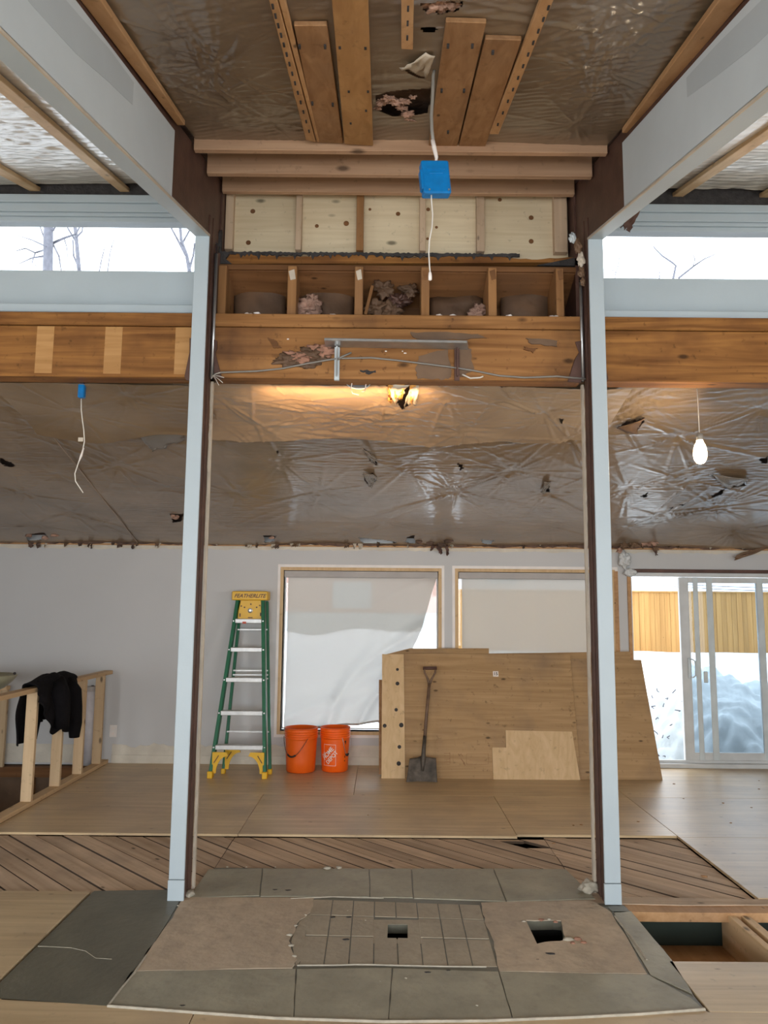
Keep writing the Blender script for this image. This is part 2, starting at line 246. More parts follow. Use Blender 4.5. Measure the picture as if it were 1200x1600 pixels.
# ------------------------------------------------------------------ mesh helpers
def origin(o):
    v = Vector((0, 0, 0))
    while o is not None: v = v + o.location; o = o.parent
    return v
def link(name, me, mat, parent=None, smooth=False, bevel=0.0, solid=0.0):
    if parent is not None: me.transform(Matrix.Translation(-origin(parent)))
    if mat is not None and not me.materials: me.materials.append(mat)
    if smooth: me.polygons.foreach_set('use_smooth', [True]*len(me.polygons))
    o = bpy.data.objects.new(name, me); COL.objects.link(o); o.parent = parent
    if solid:
        md = o.modifiers.new('s', 'SOLIDIFY'); md.thickness = solid; md.offset = 0
    if bevel:
        md = o.modifiers.new('b', 'BEVEL'); md.width = bevel; md.segments = 1; md.limit_method = 'ANGLE'
    return o
class MB:
    def __init__(s, T=None): s.v = []; s.f = []; s.T = T
    def add(s, vs, fs):
        n = len(s.v); s.v += [tuple(s.T @ Vector(p)) if s.T is not None else tuple(p) for p in vs]
        s.f += [tuple(i+n for i in f) for f in fs]; return s
    def box(s, x0, x1, y0, y1, z0, z1):
        return s.add([(x0,y0,z0),(x1,y0,z0),(x1,y1,z0),(x0,y1,z0),(x0,y0,z1),(x1,y0,z1),(x1,y1,z1),(x0,y1,z1)],
                     [(3,2,1,0),(4,5,6,7),(0,1,5,4),(1,2,6,5),(2,3,7,6),(3,0,4,7)])
    def hexa(s, a, b):      # two matching quads, bottom and top
        return s.add(list(a)+list(b), [(3,2,1,0),(4,5,6,7),(0,1,5,4),(1,2,6,5),(2,3,7,6),(3,0,4,7)])
    def bar(s, p0, p1, wd, ht, side=(1, 0, 0)):
        p0 = Vector(p0); p1 = Vector(p1); d = (p1-p0).normalized(); a = Vector(side); a = (a - d*a.dot(d)).normalized(); c = d.cross(a)
        q = lambda p: [p-a*wd/2-c*ht/2, p+a*wd/2-c*ht/2, p+a*wd/2+c*ht/2, p-a*wd/2+c*ht/2]
        return s.hexa(q(p0), q(p1))
    def tube(s, pts, r, n=8):
        pts = [Vector(p) for p in pts]; rs = r if isinstance(r, (list, tuple)) else [r]*len(pts); vs = []; fs = []; a = None
        for i, p in enumerate(pts):
            d = (pts[min(i+1, len(pts)-1)]-pts[max(i-1, 0)]).normalized()
            if a is None: a = d.orthogonal().normalized()
            a = (a-d*a.dot(d)).normalized(); c = d.cross(a)
            for k in range(n):
                t = 2*math.pi*k/n; vs.append(p+(a*math.cos(t)+c*math.sin(t))*rs[i])
        for i in range(len(pts)-1):
            for k in range(n): fs.append((i*n+k, i*n+(k+1) % n, (i+1)*n+(k+1) % n, (i+1)*n+k))
        fs.append(tuple(range(n))[::-1]); fs.append(tuple((len(pts)-1)*n+k for k in range(n)))
        return s.add(vs, fs)
    def lathe(s, prof, c=(0, 0, 0), n=32, axis='Z', close=False):
        vs = []; fs = []; c = Vector(c)
        for (r, z) in prof:
            for k in range(n):
                t = 2*math.pi*k/n; x, y = r*math.cos(t), r*math.sin(t)
                vs.append(c+(Vector((x, y, z)) if axis == 'Z' else Vector((x, z, y)) if axis == 'Y' else Vector((z, x, y))))
        for i in range(len(prof)-1):
            for k in range(n): fs.append((i*n+k, i*n+(k+1) % n, (i+1)*n+(k+1) % n, (i+1)*n+k))
        if close: fs.append(tuple(range(n))[::-1]); fs.append(tuple((len(prof)-1)*n+k for k in range(n)))
        return s.add(vs, fs)
    def prism(s, poly, off, holes=()):  # polygon (3-D points), extruded by off, optional holes
        loops = [[Vector(p) for p in poly]]+[[Vector(p) for p in h] for h in holes]; off = Vector(off)
        tri = geometry.tessellate_polygon(loops); vs = [p for l in loops for p in l]; n = len(vs)
        fs = [tuple(t) for t in tri]+[tuple(i+n for i in t[::-1]) for t in tri]; k = 0
        for l in loops:
            for i in range(len(l)): a = k+i; b = k+(i+1) % len(l); fs.append((a, b, b+n, a+n))
            k += len(l)
        return s.add(vs+[p+off for p in vs], fs)
    def build(s, name, mat, parent=None, smooth=False, bevel=0.0, solid=0.0):
        me = bpy.data.meshes.new(name); me.from_pydata(s.v, [], s.f); me.update()
        bm = bmesh.new(); bm.from_mesh(me); bmesh.ops.recalc_face_normals(bm, faces=bm.faces); bm.to_mesh(me); bm.free()
        return link(name, me, mat, parent, smooth, bevel, solid)
def tag(o, label, cat, group=None, kind=None):
    o['label'] = label; o['category'] = cat
    if group: o['group'] = group
    if kind: o['kind'] = kind
    return o
def thing(name, label, cat, loc, group=None, kind=None):
    o = bpy.data.objects.new(name, None); COL.objects.link(o); o.location = loc; o.empty_display_size = 0.1
    return tag(o, label, cat, group, kind)
def struct(name, loc=(0, 0, 0)):
    o = bpy.data.objects.new(name, None); COL.objects.link(o); o.location = loc; o['kind'] = 'structure'; return o
def part(name, mb, mat, parent, label=None, **k):
    o = mb.build(name, mat, parent, **k)
    if label: o['label'] = label
    return o
def text_mesh(s, size, shear=0.0):
    cu = bpy.data.curves.new('t', 'FONT'); cu.body = s; cu.size = size; cu.shear = shear; cu.align_x = 'CENTER'; cu.align_y = 'CENTER'; cu.extrude = 0.0006; cu.offset = size*0.018
    ob = bpy.data.objects.new('t', cu); COL.objects.link(ob); dg = bpy.context.evaluated_depsgraph_get()
    me = bpy.data.meshes.new_from_object(ob.evaluated_get(dg)); bpy.data.objects.remove(ob); return me
def clip(poly, axis, val, keep_less):
    out = []; n = len(poly)
    for i in range(n):
        a, b = poly[i], poly[(i+1) % n]; ia = (a[axis] <= val) == keep_less; ib = (b[axis] <= val) == keep_less
        if ia: out.append(a)
        if ia != ib:
            t = (val-a[axis])/(b[axis]-a[axis]); out.append((a[0]+(b[0]-a[0])*t, a[1]+(b[1]-a[1])*t))
    return out
def clump(name, c, size, mat, parent=None, seed=0, n=3, flat=(1, 1, 1), rg_=1.0):
    bm = bmesh.new(); bmesh.ops.create_icosphere(bm, subdivisions=n, radius=1.0)
    for v in bm.verts:
        d = 1+0.55*rg_*mnoise.noise(v.co*1.7+Vector((seed*3.1, 0, 0)))+0.35*rg_*mnoise.noise(v.co*4.2+Vector((0, seed, 0)))+0.2*(rg_-1)*mnoise.noise(v.co*9+Vector((0, 0, seed)))
        v.co = Vector((v.co.x*flat[0], v.co.y*flat[1], v.co.z*flat[2]))*d*size+Vector(c)
    me = bpy.data.meshes.new(name); bm.to_mesh(me); bm.free(); return link(name, me, mat, parent, True)

# crinkled plastic sheet as a displaced grid over a sloping roof plane -------------------------------
def sheet(name, x0, x1, y0, y1, zf, step, staples, mat, parent, seed, holes=(), edge=None, amp=1.0, base=0.0, dirw=None, label=None):
    rs = np.random.RandomState(seed); nx = int((x1-x0)/step)+1; ny = int((y1-y0)/step)+1
    X, Y = np.meshgrid(np.linspace(x0, x1, nx), np.linspace(y0, y1, ny)); T = np.linspace(0, 1, ny)[:, None]
    if edge is not None: Y = Y+edge(X)*(T**3)
    Hh = np.zeros_like(X)
    for k in range(14):                                   # broad billows
        a = rs.uniform(0, 2*np.pi); q = rs.uniform(1.5, 5); Hh += 0.0030*np.sin((X*np.cos(a)+Y*np.sin(a))*q+rs.uniform(0, 6.28))
    wx = X+0.05*np.sin(Y*3.1+seed)+0.03*np.sin(X*2.3+1.7*seed); wy = Y+0.03*np.sin(X*2.7+seed)+0.010*np.sin(X*7.1)
    env = 0.5+0.5*np.sin(X*1.9+seed)*np.sin(Y*2.7+1.3*seed)
    for k in range(12):                                   # long creases across the slope
        a = rs.normal(np.pi/2 if dirw is None else dirw, 0.20); q = rs.uniform(26, 75)
        s_ = np.sin((wx*np.cos(a)+wy*np.sin(a))*q+rs.uniform(0, 6.28)); Hh += 0.0006*amp*(1-np.abs(s_))**2*env*2
    for (sx, sy, st) in staples:                          # straight folds radiating from each staple
        dx = X-sx; dy = Y-sy; r = np.sqrt(dx*dx+dy*dy)+1e-6; th = np.arctan2(dy, dx)/(2*np.pi)+0.5
        m = (r < 1.2)
        if not m.any(): continue
        K = rs.randint(34, 60); t = (th[m]*K); k0 = np.floor(t).astype(int) % K; fr = t-np.floor(t); c1 = rs.rand(K)**2; L1 = 0.10+0.42*rs.rand(K)**2
        tri = 1-np.abs(2*fr-1); rr_ = r[m]
        Hh[m] += -st*0.019*c1[k0]*tri**1.5*np.exp(-rr_/L1[k0])*np.clip(rr_/0.10, 0, 1)+st*0.010*np.exp(-rr_/0.07)
    Z = zf(Y)+base+Hh-0.01
    if edge is not None: Z = Z-0.03*T**6
    verts = np.stack([X.ravel(), Y.ravel(), Z.ravel()], 1)
    idx = np.arange(nx*ny).reshape(ny, nx); q = np.stack([idx[:-1, :-1], idx[1:, :-1], idx[1:, 1:], idx[:-1, 1:]], -1).reshape(-1, 4)
    cx = (X[:-1, :-1]+X[1:, 1:]).ravel()/2; cy = (Y[:-1, :-1]+Y[1:, 1:]).ravel()/2; keep = np.ones(len(q), bool)
    for h in holes:
        ins = np.zeros(len(q), bool); n = len(h)
        for i in range(n):
            xa, ya = h[i]; xb, yb = h[(i+1) % n]
            c = ((ya > cy) != (yb > cy)) & (cx < (xb-xa)*(cy-ya)/((yb-ya) or 1e-9)+xa); ins ^= c
        keep &= ~ins
    q = q[keep]
    if parent is not None: verts = verts-np.array(origin(parent))
    me = bpy.data.meshes.new(name); me.vertices.add(len(verts)); me.vertices.foreach_set('co', verts.ravel())
    me.loops.add(len(q)*4); me.loops.foreach_set('vertex_index', q.ravel()); me.polygons.add(len(q))
    me.polygons.foreach_set('loop_start', np.arange(len(q))*4); me.polygons.foreach_set('loop_total', np.full(len(q), 4))
    me.polygons.foreach_set('use_smooth', np.ones(len(q), bool)); me.update(); me.validate()
    me.materials.append(mat); o = bpy.data.objects.new(name, me); COL.objects.link(o); o.parent = parent
    if label: o['label'] = label
    return o
def jag(pts, amt, seed, sub=4):
    r = random.Random(seed); out = []
    for i in range(len(pts)):
        a = Vector(pts[i]); b = Vector(pts[(i+1) % len(pts)])
        for k in range(sub): p = a.lerp(b, k/sub); out.append(p+Vector((r.uniform(-amt, amt), r.uniform(-amt, amt), 0))*(1 if k else 0.5))
    return out
def flap(name, pts, mat, parent, curl=0.05, seed=0, label=None):   # torn sheet flap hanging from the first edge
    a, b, c, d = [Vector(p) for p in pts]; n = 8; vs = []; fs = []; r = random.Random(seed)
    for j in range(n+1):
        for i in range(n+1):
            u, v = i/n, j/n; p = a.lerp(b, u).lerp(d.lerp(c, u), v)
            p = p+Vector((r.uniform(-1, 1), r.uniform(-1, 1), 0))*0.012*v+Vector((0, -curl*math.sin(v*2.6)*0.6, -curl*math.sin(v*3.0+u*2)*0.6+0.012*math.sin(u*14+seed)*v)); vs.append(p)
    for j in range(n):
        for i in range(n): fs.append((j*(n+1)+i, j*(n+1)+i+1, (j+1)*(n+1)+i+1, (j+1)*(n+1)+i))
    return part(name, MB().add(vs, fs), mat, parent, label, smooth=True, solid=0.002)

XL, XR, YF = -5.5, 6.1, -3.0
# ================================================================== FLOOR
floor = struct('floor')
PS, PX = -2.90, 2.19
def psheet(x0, x1, y0, y1, **k): return part('plywood_sheet', MB().box(x0, x1, y0, y1, -0.018, 0), M['ply'], floor, bevel=0.002)
g = 0.0015
for (x0, x1, y0, y1) in [(PS, -0.25, 7.1, YB), (PS, -1.05, 5.88, 7.1), (-1.05, 1.0, 5.885, 7.1), (-0.25, 2.19, 7.1, YB), (1.0, 2.19, 5.93, 7.1), (2.19, 4.2, 7.1, YB), (4.2, XR, 7.1, YB),
                         (2.19, 4.2, 5.9, 7.1), (4.2, XR, 5.9, 7.1), (2.19, 4.2, 4.70, 5.9), (4.2, XR, 4.70, 5.9),
                         (XL, PS, 5.88, 6.0), (-4.1, -1.69, 3.45, 4.72), (XL, -4.1, 3.45, 4.72), (XL, -3.2, 2.2, 3.42), (1.68, XR, 2.2, 3.42),
                         (1.37, 3.6, 3.42, 3.885), (3.6, XR, 3.42, 3.885), (XL, 0, YF, 2.2), (0, XR, YF, 2.2)]:
    psheet(x0+g, x1-g, y0+g, y1-g)
for P_ in ([(-3.198, 2.2), (-0.762, 2.2), (-0.762, 3.372), (-1.10, 3.425), (-1.66, 3.488), (-1.70, 3.446), (-1.72, 3.42), (-3.198, 3.42)], [(-0.758, 2.2), (1.678, 2.2), (1.678, 3.42), (1.366, 3.42), (1.36, 3.429), (1.0, 3.387), (0.5, 3.344), (-0.09, 3.327), (-0.6, 3.352), (-0.758, 3.371)]):
    part('plywood_sheet', MB().prism([(x, y, 0) for x, y in P_], (0, 0, -0.018)), M['ply'], floor, bevel=0.002)
# diagonal old planks
def diag(xa, xb, ya, yb, hole=None):
    L = yb-ya; s = 0.197; k0 = math.floor((xa+ya)/s); k = k0
    while k*s < xb+yb:
        c0, c1 = k*s+0.0075, (k+1)*s-0.0075                # strip c0 <= x+y <= c1
        pieces = [(ya-1, yb+1)]
        if hole and hole[0] == k: pieces = [(ya-1, hole[1]), (hole[2], yb+1)]
        for (u0, u1) in pieces:
            poly = [(c0-u0, u0), (c1-u0, u0), (c1-u1, u1), (c0-u1, u1)]
            for ax, v, l in ((0, xa, False), (0, xb, True), (1, ya, False), (1, yb, True)):
                if poly: poly = clip(poly, ax, v, l)
            if len(poly) >= 3:
                zt = -0.022+RND.uniform(-0.003, 0.003)
                c = Vector((sum(p[0] for p in poly)/len(poly), sum(p[1] for p in poly)/len(poly), zt))
                T = Matrix.Rotation(math.radians(45), 4, 'Z')
                mb = MB().prism([T @ (Vector((p[0], p[1], zt))-c) for p in poly], (0, 0, -0.019))
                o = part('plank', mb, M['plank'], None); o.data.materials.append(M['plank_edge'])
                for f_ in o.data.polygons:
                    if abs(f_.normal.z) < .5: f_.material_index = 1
                o.parent = floor; o.location = c; o.rotation_euler = (0, 0, math.radians(-45))
        k += 1
pA = oz(845, 1316, 0); kh = math.floor((pA.x+pA.y)/0.197)
diag(XL, -1.075, 4.73, 5.878); diag(-1.07, 1.195, 5.165, 5.882, (kh, pA.y-0.07, pA.y+0.10)); diag(1.20, 2.185, 4.62, 5.927, (kh, pA.y-0.07, pA.y+0.10))
# battered board closing the planks over the open joist bay
rng = random.Random(3); pts = [(1.20, 4.66)]
pts += [(1.2+0.12*i, 4.615-0.012*rng.random()-(0.0 if i > 2 else 0.0)) for i in range(0, 42)]
pb = [(x, 4.50+0.012*rng.random(), -0.01) for x in np.linspace(1.385, XR-0.02, 30)]
part('header_board', MB().prism([(1.385, 4.61, -0.01), (XR-0.02, 4.61, -0.01)]+pb[::-1], (0, 0, -0.05)), M['strapY'], floor, 'rough old board edging the open joist bay')
part('header_board', MB().prism([(1.20, 4.72, -0.004), (2.6, 4.69, -0.004), (2.5, 4.625, -0.004), (1.7, 4.60, -0.004), (1.38, 4.615, -0.004), (1.22, 4.62, -0.004)], (0, 0, -0.015)), M['plank'], floor, 'splintered grey plank end')
part('plywood_sheet', MB().box(2.61, XR, 4.62, 4.695, -0.018, -0.001), M['ply'], floor)
# joists of the open bay
for (x, wd) in [(1.372, 0.03), (1.93, 0.038), (2.00, 0.045), (2.56, 0.04), (3.1, 0.04)]:
    part('joist', MB().box(x, x+wd, 3.70, 4.60, -0.24, -0.022), M['spruceY'], floor, bevel=0.002)
part('bay_bottom_board', MB().box(1.40, XR, 4.30, 4.61, -0.25, -0.225), M['strapY'], floor)
part('foundation_wall', MB().box(1.40, XR, 4.62, 4.70, -1.4, -0.06), M['base_green'], floor)
# stairwell, left back
sx0, sx1, sy0, sy1 = -5.4, PS-0.02, 6.0, YB-0.02
for i in range(7):
    part('rim_stud', MB().box(sx0+0.2+0.38*i, sx0+0.24+0.38*i, sy1-0.09, sy1, -1.4, -0.13), M['strapY'], floor)
part('rim_joist', MB().box(sx0, sx1, sy1-0.10, sy1, -0.13, -0.03), M['cavX'], floor)
part('stair_panel', MB().box(sx0, sx1, sy1-0.02, sy1-0.001, -2.4, -0.13), M['kraft'], floor)
part('stair_panel', MB().box(sx1, sx1+0.02, sy0, sy1, -2.4, -0.02), M['cavX'], floor)
part('basement_floor', MB().box(XL, XR, YF, YB+0.1, -2.5, -2.4), M['base'], floor)
for (a, b, c, d) in [(XL-0.1, XL, YF, YB+0.1), (XR, XR+0.1, YF, YB+0.1)]: part('foundation_wall', MB().box(a, b, c, d, -2.5, -0.02), M['base'], floor)
for (c, d) in [(YF-0.1, YF), (YB+0.05, YB+0.15)]: part('foundation_wall', MB().box(XL, XR, c, d, -2.5, -0.02), M['base'], floor)

# ================================================================== HEARTH SLAB
hs = thing('hearth_slab', 'grey stone and mortar hearth pad set in the floor between the two white posts', 'hearth', (-0.1, 4.2, 0))
def fl(pts, z=0.0): return [oz(x, y, z) for x, y in pts]
outer = [(-1.68, 3.60), (-1.66, 3.50), (-1.10, 3.435), (-0.6, 3.36), (-0.09, 3.335), (0.5, 3.352), (1.0, 3.395), (1.362, 3.437), (1.366, 4.61), (1.20, 4.62), (1.195, 5.16), (-1.065, 5.16), (-1.07, 4.70), (-1.68, 4.72)]
sq = fl([(606, 1443), (637, 1443), (637, 1466), (605, 1466)])
rg = jag(fl([(822, 1437), (876, 1438), (885, 1468), (838, 1474)]), 0.008, 4, 4)
part('slab_base', MB().prism([(x, y, -0.005) for x, y in outer], (0, 0, -0.045), [[(p.x, p.y, -0.005) for p in sq], [(p.x, p.y, -0.005) for p in rg]]), M['slate_d'], hs)
part('ash_pit', MB().box(sq[3].x-0.02, sq[1].x+0.02, sq[3].y-0.02, sq[1].y+0.02, -0.5, -0.45), M['galv'], hs)
part('ash_pit', MB().box(sq[3].x-0.03, sq[1].x+0.03, sq[1].y+0.001, sq[1].y+0.02, -0.5, -0.14), M['firebrick'], hs)
for b_ in [(rg[0].x-0.1, rg[0].x+0.4, 3.85, 4.4, -0.6, -0.55), (rg[0].x-0.12, rg[0].x-0.1, 3.85, 4.4, -0.6, -0.05), (rg[0].x+0.4, rg[0].x+0.42, 3.85, 4.4, -0.6, -0.05), (rg[0].x-0.12, rg[0].x+0.42, 4.4, 4.42, -0.6, -0.05), (rg[0].x-0.12, rg[0].x+0.42, 3.83, 3.85, -0.6, -0.05)]:
    part('ash_pit', MB().box(*b_), M['ash'], hs)
for b_ in [(sq[3].x-0.05, sq[3].x-0.03, 3.9, 4.4, -0.5, -0.05), (sq[1].x+0.03, sq[1].x+0.05, 3.9, 4.4, -0.5, -0.05)]: part('ash_pit', MB().box(*b_), M['ash'], hs)
def patch(name, pts, mat, th=0.005, amt=0.006, seed=1, z=0.0, holes=(), label=None, sub=5):
    P = jag(fl(pts), amt, seed, sub)
    return part(name, MB().prism([(p.x, p.y, z) for p in P], (0, 0, -th), [[(p.x, p.y, z) for p in h] for h in holes]), mat, hs, label)
# flagstones round the rim
patch('hearth_stone', [(147, 1392), (264, 1390), (285, 1400), (262, 1440), (228, 1492), (168, 1571), (2, 1562), (2, 1543)], M['slate_d'], amt=0.002, seed=2, label='dark green-grey hearth stone')
for i, (a, b, c, d) in enumerate([((326, 1358), (409, 1357), (405, 1399), (296, 1402)), ((411, 1357), (576, 1357), (577, 1400), (407, 1400)), ((578, 1357), (642, 1357), (645, 1402), (579, 1401)), ((644, 1357), (770, 1357), (790, 1408), (647, 1403)), ((772, 1357), (884, 1358), (930, 1404), (792, 1408))]):
    patch('hearth_stone', [a, b, c, d], M['slate'], amt=0.002, seed=10+i)
for i, quad in enumerate([((205, 1518), (462, 1514), (458, 1590), (172, 1568)), ((464, 1514), (612, 1512), (606, 1592), (460, 1590)), ((614, 1513), (778, 1518), (800, 1592), (608, 1592)), ((780, 1518), (1014, 1523), (1080, 1560), (1099, 1577), (1020, 1583), (802, 1592))]):
    patch('hearth_stone', list(quad), M['slate'], amt=0.002, seed=20+i)
patch('hearth_stone', [(958, 1424), (986, 1424), (1050, 1500), (1082, 1552), (1016, 1522)], M['slate'], amt=0.002, seed=31)
patch('hearth_stone', [(950, 1416), (975, 1415), (985, 1424), (958, 1426)], M['slate_d'], amt=0.003, seed=33, label='dark stone corner by the post')
# mortar beds
patch('mortar_bed', [(287, 1402), (492, 1402), (484, 1425), (466, 1440), (452, 1470), (463, 1500), (458, 1512), (207, 1517), (264, 1442)], M['mortar'], amt=0.007, seed=40, label='tan mortar bed')
patch('mortar_bed', [(752, 1410), (925, 1406), (956, 1426), (1012, 1522), (780, 1517), (772, 1470), (758, 1440)], M['mortar'], amt=0.005, seed=41, holes=[rg], label='tan mortar bed around the broken hole')
patch('mortar_bed', [(486, 1426), (480, 1450), (470, 1500), (462, 1508), (455, 1470), (468, 1440)], M['firebrick'], amt=0.004, seed=42, z=-0.002)
# fire bricks, three rows of eight, with the ash hole in the middle row
Bq = [oz(488, 1404, 0), oz(750, 1413, 0), oz(778, 1510, 0), oz(467, 1507, 0)]
rows, cols = [0, 0.28, 0.60, 1.0], 8
def bq(u, v): return Bq[0].lerp(Bq[1], u).lerp(Bq[3].lerp(Bq[2], u), v)
fbs = []
for j in range(3):
    for i in range(cols):
        u0, u1, v0, v1 = i/cols+0.0035, (i+1)/cols-0.0035, rows[j]+0.008, rows[j+1]-0.008
        q = [bq(u0, v0), bq(u1, v0), bq(u1, v1), bq(u0, v1)]; z = RND.uniform(-0.0035, -0.0015)
        xs = [p.x for p in q]; ys = [p.y for p in q]
        if min(xs) < sq[1].x-0.03 and max(xs) > sq[0].x+0.03 and min(ys) < sq[0].y-0.02 and max(ys) > sq[3].y+0.02: continue
        part('firebrick', MB().prism([(p.x, p.y, z) for p in q], (0, 0, -0.005)), M['firebrick'], hs, bevel=0.0008)
fr = [(sq[0].x-0.075, sq[0].y+0.06), (sq[1].x+0.075, sq[1].y+0.06), (sq[2].x+0.075, sq[2].y-0.05), (sq[3].x-0.075, sq[3].y-0.05)]
part('ash_frame', MB().prism([(x, y, -0.0040) for x, y in fr], (0, 0, -0.004), [[(p.x, p.y, -0.0040) for p in sq]]), M['firebrick'], hs, 'square brick rim of the ash hole')
# cream mortar ridges
def ridge(pts, r=0.006, mat='grout'): part('mortar_ridge', MB().tube([oz(x, y, 0) + Vector((RND.uniform(-.003, .003), RND.uniform(-.003, .003), 0)) for x, y in pts], r, 5), M[mat], hs)
ridge([(168, 1572), (300, 1582), (430, 1591), (600, 1597), (760, 1596), (900, 1590), (1000, 1585), (1101, 1578)], 0.009)
ridge([(465, 1508), (520, 1508), (560, 1507), (620, 1508), (700, 1510), (760, 1511)], 0.004)
ridge([(228, 1493), (210, 1520), (190, 1545), (168, 1572)], 0.005); ridge([(960, 1432), (985, 1462), (1010, 1500)], 0.006)
ridge([(455, 1404), (520, 1401), (560, 1402), (600, 1403)], 0.004); ridge([(60, 1478), (110, 1481), (135, 1486), (150, 1497), (175, 1499)], 0.002, 'slate')
for i, (x, y, s) in enumerate([(512, 1358, .035), (530, 1357, .03), (355, 1355, .012), (385, 1355, .012), (430, 1355, .01), (452, 1462, .022), (455, 1478, .02), (460, 1495, .018), (478, 1430, .012), (462, 1447, .014), (634, 1529, .011), (745, 1572, .012), (594, 1533, .006), (278, 1415, .008), (543, 1423, .006), (571, 1438, .008)]):
    p = oz(x, y, 0); tag(clump('mortar_crumb', (p.x, p.y, 0.2*s), s*0.6, M['grout'], None, i, 1, (1.3, 1, 0.45)), 'pale crumb of mortar or plaster lying on the hearth slab', 'crumb', 'mortar crumbs on the hearth')
for i, (x, y, s) in enumerate([(888, 1468, .035), (902, 1468, .028), (912, 1473, .022), (818, 1440, .016), (868, 1441, .018), (846, 1438, .02), (858, 1437, .016), (895, 1474, .018)]):
    p = oz(x, y, 0); tag(clump('brick_chunk', (p.x, p.y, 0.002), s*0.6, M['rubble'] if i % 3 else M['grout'], None, i+50, 2, (1.2, 1, 0.5)), 'broken brick chunk at the rim of the rough dark hole in the hearth', 'brick chunk', 'broken chunks by the rough hole')
for i, (x, y, s) in enumerate([(450, 1391, .02), (430, 1390, .015), (520, 1433, .02), (545, 1433, .018), (540, 1468, .02), (860, 1490, .025), (840, 1499, .008), (285, 1571, .012), (668, 1519, .015), (700, 1516, .012)]):
    p = oz(x, y, 0); tag(clump('soot_flake', (p.x, p.y, 0.0005), s*0.7, M['char'], None, i+90, 1, (1.6, .7, .12)), 'small dark flake of soot lying on the hearth slab', 'flake', 'soot flakes on the hearth')
for i, (x, y, s) in enumerate([(890, 1395, .05), (898, 1412, .03)][:0]): pass
p = oz(922, 1394, 0); tag(clump('mortar_lump', (p.x+.0, p.y, 0.03), 0.05, M['grout'], None, 5, 3, (1, .9, .8)), 'cream lump of mortar against the foot of the post beside the open joist bay', 'mortar lump')
p = oz(296, 1399, 0); tag(clump('mortar_lump', (p.x, p.y, 0.012), 0.03, M['grout'], None, 8, 2, (1, 1.4, .5)), 'small cream mortar lump at the foot of the post on the dark stone side', 'mortar lump')

# ================================================================== WALLS
def wall_panels(name, boxes, mat):
    mb = MB()
    for b in boxes: mb.box(*b)
    o = mb.build(name, mat); o['kind'] = 'structure'; return o
W3 = (oy(441, 1000, YB).x, oy(685, 1000, YB).x, oy(560, 1143, YB).z, oy(560, 892, YB).z)
W4 = (oy(716, 950, YB).x, oy(957, 950, YB).x, W3[2], W3[3])
D1 = (oy(988, 950, YB).x, 4.86, 0.0, oy(1090, 897, YB).z)
YT = YB+0.14; zt = 2.62
wall_panels('wall_back', [(XL, W3[0], YB, YT, -0.02, zt), (W3[0], W4[1], YB, YT, -0.02, W3[2]), (W3[1], W4[0], YB, YT, W3[2], W3[3]), (W3[0], W4[1], YB, YT, W3[3], zt),
            (W4[1], D1[0], YB, YT, -0.02, zt), (D1[0], D1[1], YB, YT, D1[3], zt), (D1[1], XR, YB, YT, -0.02, zt)], M['wall'])
wall_panels('wall_left', [(XL-0.12, XL, YF, 0.0, -0.02, 5), (XL-0.12, XL, 0, 2.2, -0.02, 0.5), (XL-0.12, XL, 0, 2.2, 2.2, 5), (XL-0.12, XL, 2.2, YT, -0.02, 5)], M['wall'])
wall_panels('wall_right', [(XR, XR+0.12, YF, 0.0, -0.02, 5), (XR, XR+0.12, 0, 2.2, -0.02, 0.5), (XR, XR+0.12, 0, 2.2, 2.2, 5), (XR, XR+0.12, 2.2, YT, -0.02, 5)], M['wall'])
wall_panels('wall_front', [(XL, -3.6, YF-0.12, YF, -0.02, 3), (-3.6, 4.0, YF-0.12, YF, -0.02, 0.4), (-3.6, 4.0, YF-0.12, YF, 2.3, 3), (4.0, XR, YF-0.12, YF, -0.02, 3)], M['wall'])
# bare strip and old baseboard at the foot, ragged compound strip at the head of the wall
def ragged(name, x0, x1, z0, z1, amt, seed, mat, y=YB-0.006, th=0.006, low=False, kind='structure'):
    r = random.Random(seed); n = int((x1-x0)/0.05)+2; a = []; b = []
    ph = r.uniform(0, 6)
    for i in range(n):
        x = x0+(x1-x0)*i/(n-1); j = amt*(0.5*math.sin(i*0.7+ph)+r.uniform(-1, 1)*0.7)
        a.append((x, y, z0+(j if low else 0))); b.append((x, y, z1+(0 if low else j)))
    o = MB().prism(a+b[::-1], (0, th, 0)).build(name, mat); o['kind'] = kind; return o
ragged('baseboard_back', -2.87, W3[0]+0.55, 0.0, 0.185, 0.022, 3, M['walltrim'])
ragged('baseboard_back', W3[0]+0.55, W4[1], 0.0, 0.20, 0.004, 5, M['walltrim'])
ragged('baseboard_back', XL, -2.99, 0.0, 0.19, 0.003, 6, M['walltrim'])
MB().box(-2.87, W4[1], YB-0.018, YB-0.006, 0.0, 0.085).build('trim_1', M['walltrim'], bevel=0.002)['kind'] = 'structure'
ragged('trim_2', XL, XR, zl(YB)-0.065, zl(YB)+0.02, 0.010, 9, M['walltrim'], low=True)
MB().box(XL, XR, YB-0.03, YB-0.007, zl(YB)-0.03, zl(YB)-0.012).build('trim_3', M['strapY'])['kind'] = 'structure'
ragged('trim_7', XL, XR, zl(YB)-0.016, zl(YB)+0.01, 0.012, 19, M['insul_d'], y=YB-.036, low=True)  # dark ragged strip drawn for the debris line and the shaded gap

